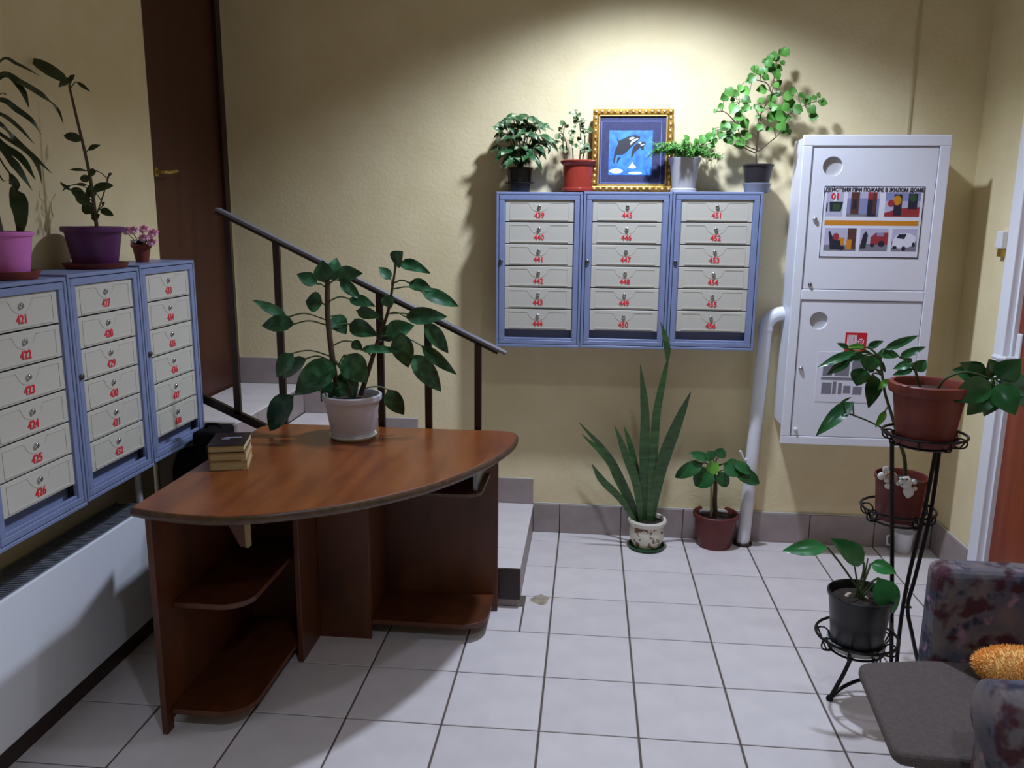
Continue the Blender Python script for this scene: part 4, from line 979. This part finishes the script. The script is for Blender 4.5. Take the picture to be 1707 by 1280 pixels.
tn = thing('toy_mouse', 'small tan plush toy with round pale ears on the pot rim', 'toy', at(*ft5(440, 200), ry_))
MB().ball(at(*ft5(450, 190), ry_+.01), .022, 14, 9).build('body', 'toy_tan', tn, smooth=True)
for px, py, r_ in ((370, 178, .013), (410, 120, .012)): MB().ball(at(*ft5(px, py), ry_), r_, 12, 8, sy=.6).build('ear', 'toy_white', tn, smooth=True)
for px, py, r_ in ((432, 268, .010), (420, 215, .008)): MB().ball(at(*ft5(px, py), ry_), r_, 12, 8, sx=1.3).build('paw', 'toy_white', tn, smooth=True)

# low pot
lb = LOWC-V((0, 0, .040)); mpx = (lb-CAM).dot(fwd)/F_PX
Lp_ = thing('low_pot_plant', 'black plastic pot with four broad green leaves on the lowest tier', 'plant', lb)
saucer(Lp_, lb, .088, .024, 'clear_plastic')
pot(Lp_, lb+V((0, 0, .008)), .076, .096, .178, 'pot_black', .003, .014)
for k in range(9):
    t = k*2.2; MB().ball(lb+V((.06*math.cos(t)*(k % 3+1)/3, .06*math.sin(t)*(k % 3+1)/3, .163)), .008, 8, 6, sz=.6).build('pebble', 'pebble', Lp_, smooth=True)
f9 = crop(1100, 860, 4.2675)
cr = lb+V((.0, 0, .16))
for (bx, by_, tx, ty, wd), dy in (((1190,222,868,250,98), -.02), ((1452,330,1213,160,125), .0), ((1500,338,1682,405,84), .03), ((1555,440,1662,692,150), -.06)):
    o = px_leaf(Lp_, f9, (bx, by_, tx, ty, wd), lb.y+dy, 'leaf_mid', 0, prof_ovate, scale_px=1/4.2675, tipspread=.3)
    b0 = at(*f9(bx, by_), lb.y+dy); stem(Lp_, [cr+V((random.uniform(-.02, .02), 0, 0)), cr.lerp(b0, .55)+V((0, 0, .015)), b0], .0035, 'stem_green', 'petiole')
for (tx, ty) in ((1380, 330), (1525, 480), (1480, 300)): stem(Lp_, [cr, at(*f9(tx, ty), lb.y)], (.004, .002))

# ================================================================== ARMCHAIR
CH = thing('armchair', 'armchair with brown fabric seat and floral upholstered arms', 'armchair', (1.1, -1.92, 0))
def rounded(pts, r, n=5):
    out = []; N = len(pts)
    for i in range(N):
        p, a_, b_ = V(pts[i]), V(pts[i-1]), V(pts[(i+1) % N]); u_ = (a_-p).normalized(); v_ = (b_-p).normalized()
        for k in range(n+1):
            t = k/n; A_ = p+u_*r; B_ = p+v_*r; out.append(tuple(A_.lerp(p, t).lerp(p.lerp(B_, t), t)))
    return out
seat = rounded([(.822, -1.735), (1.0, -1.702), (1.30, -1.702), (1.30, -2.125), (.95, -2.115), (.785, -2.11)][::-1], .035)
MB().prism(seat, .388, .42).build('seat', 'chair_seat', CH, bevel=.012, seg=3)
MB().prism(rounded([(.97, -1.76), (1.30, -1.74), (1.30, -2.09), (.95, -2.09)][::-1], .03), .16, .387).build('base', 'floral', CH, bevel=.01)
MB().box(1.018, 1.36, -1.70, -1.60, .18, .662).build('arm', 'floral', CH, bevel=.03, seg=4)
mb = MB().box(.918, 1.36, -2.275, -2.135, .18, .575); ar = mb.build('arm', 'floral', CH, bevel=.02, seg=3)
rl = MB().tube([(.900, -2.205, .575), (.915, -2.205, .575), (1.36, -2.205, .575)], [.05, .075, .075], 20); rl.build('arm_roll', 'floral', ar, smooth=True)
MB().box(1.30, 1.43, -2.275, -1.60, .18, .95).build('backrest', 'floral', CH, bevel=.04, seg=4)
for x, y in ((1.0, -1.80), (.98, -2.05), (1.36, -1.66), (1.36, -2.22)): MB().lathe([(.016, 0), (.022, .17)], (x, y, 0), 12, True, True).build('leg', 'rail_brown', CH)
# orange plush
oc = V((1.19, -1.835, .42))
OP = thing('plush_toy', 'fluffy orange plush toy lying on the armchair seat', 'toy', oc)
def fuzz(c, a_, b_, cc, rotz, parent, n=5000):
    m3 = Matrix.Rotation(rotz, 3, 'Z'); b = MB(); core = MB().ball((0, 0, 0), 1, 20, 14)
    core.v = [c+m3@V((v.x*a_, v.y*b_, v.z*cc)) for v in core.v]
    o = core.build('body', 'orange_fur', parent, smooth=True)
    for k in range(n):
        d = V((random.gauss(0, 1), random.gauss(0, 1), random.gauss(0, 1))).normalized(); p = c+m3@V((d.x*a_, d.y*b_, d.z*cc))
        if p.z < c.z-cc*.8: continue
        nn_ = (m3@V((d.x/a_, d.y/b_, d.z/cc))).normalized(); e = (nn_+V((random.uniform(-.6, .6), random.uniform(-.6, .6), random.uniform(-.7, .4)))).normalized()*random.uniform(.005, .011)
        sd = e.cross(nn_+V((.1, .2, .3))).normalized()*.0014
        b.add([p-sd, p+sd, p+e], [(0, 1, 2)])
    b.build('fur', 'orange_fur', o)['kind'] = 'stuff'
fuzz(oc+V((-.01, 0, .058)), .115, .055, .050, R(-14), OP)
fuzz(oc+V((.10, .01, .065)), .06, .055, .055, 0, OP, 1200)

# white board edge beside the chair
wp = at(1703, 1200, -2.40)
tag(MB().box(wp.x, wp.x+.30, -2.415, -2.395, 0, .47).build('display_board', 'white_paint', bevel=.003), 'upright white board standing beside the armchair arm', 'board')
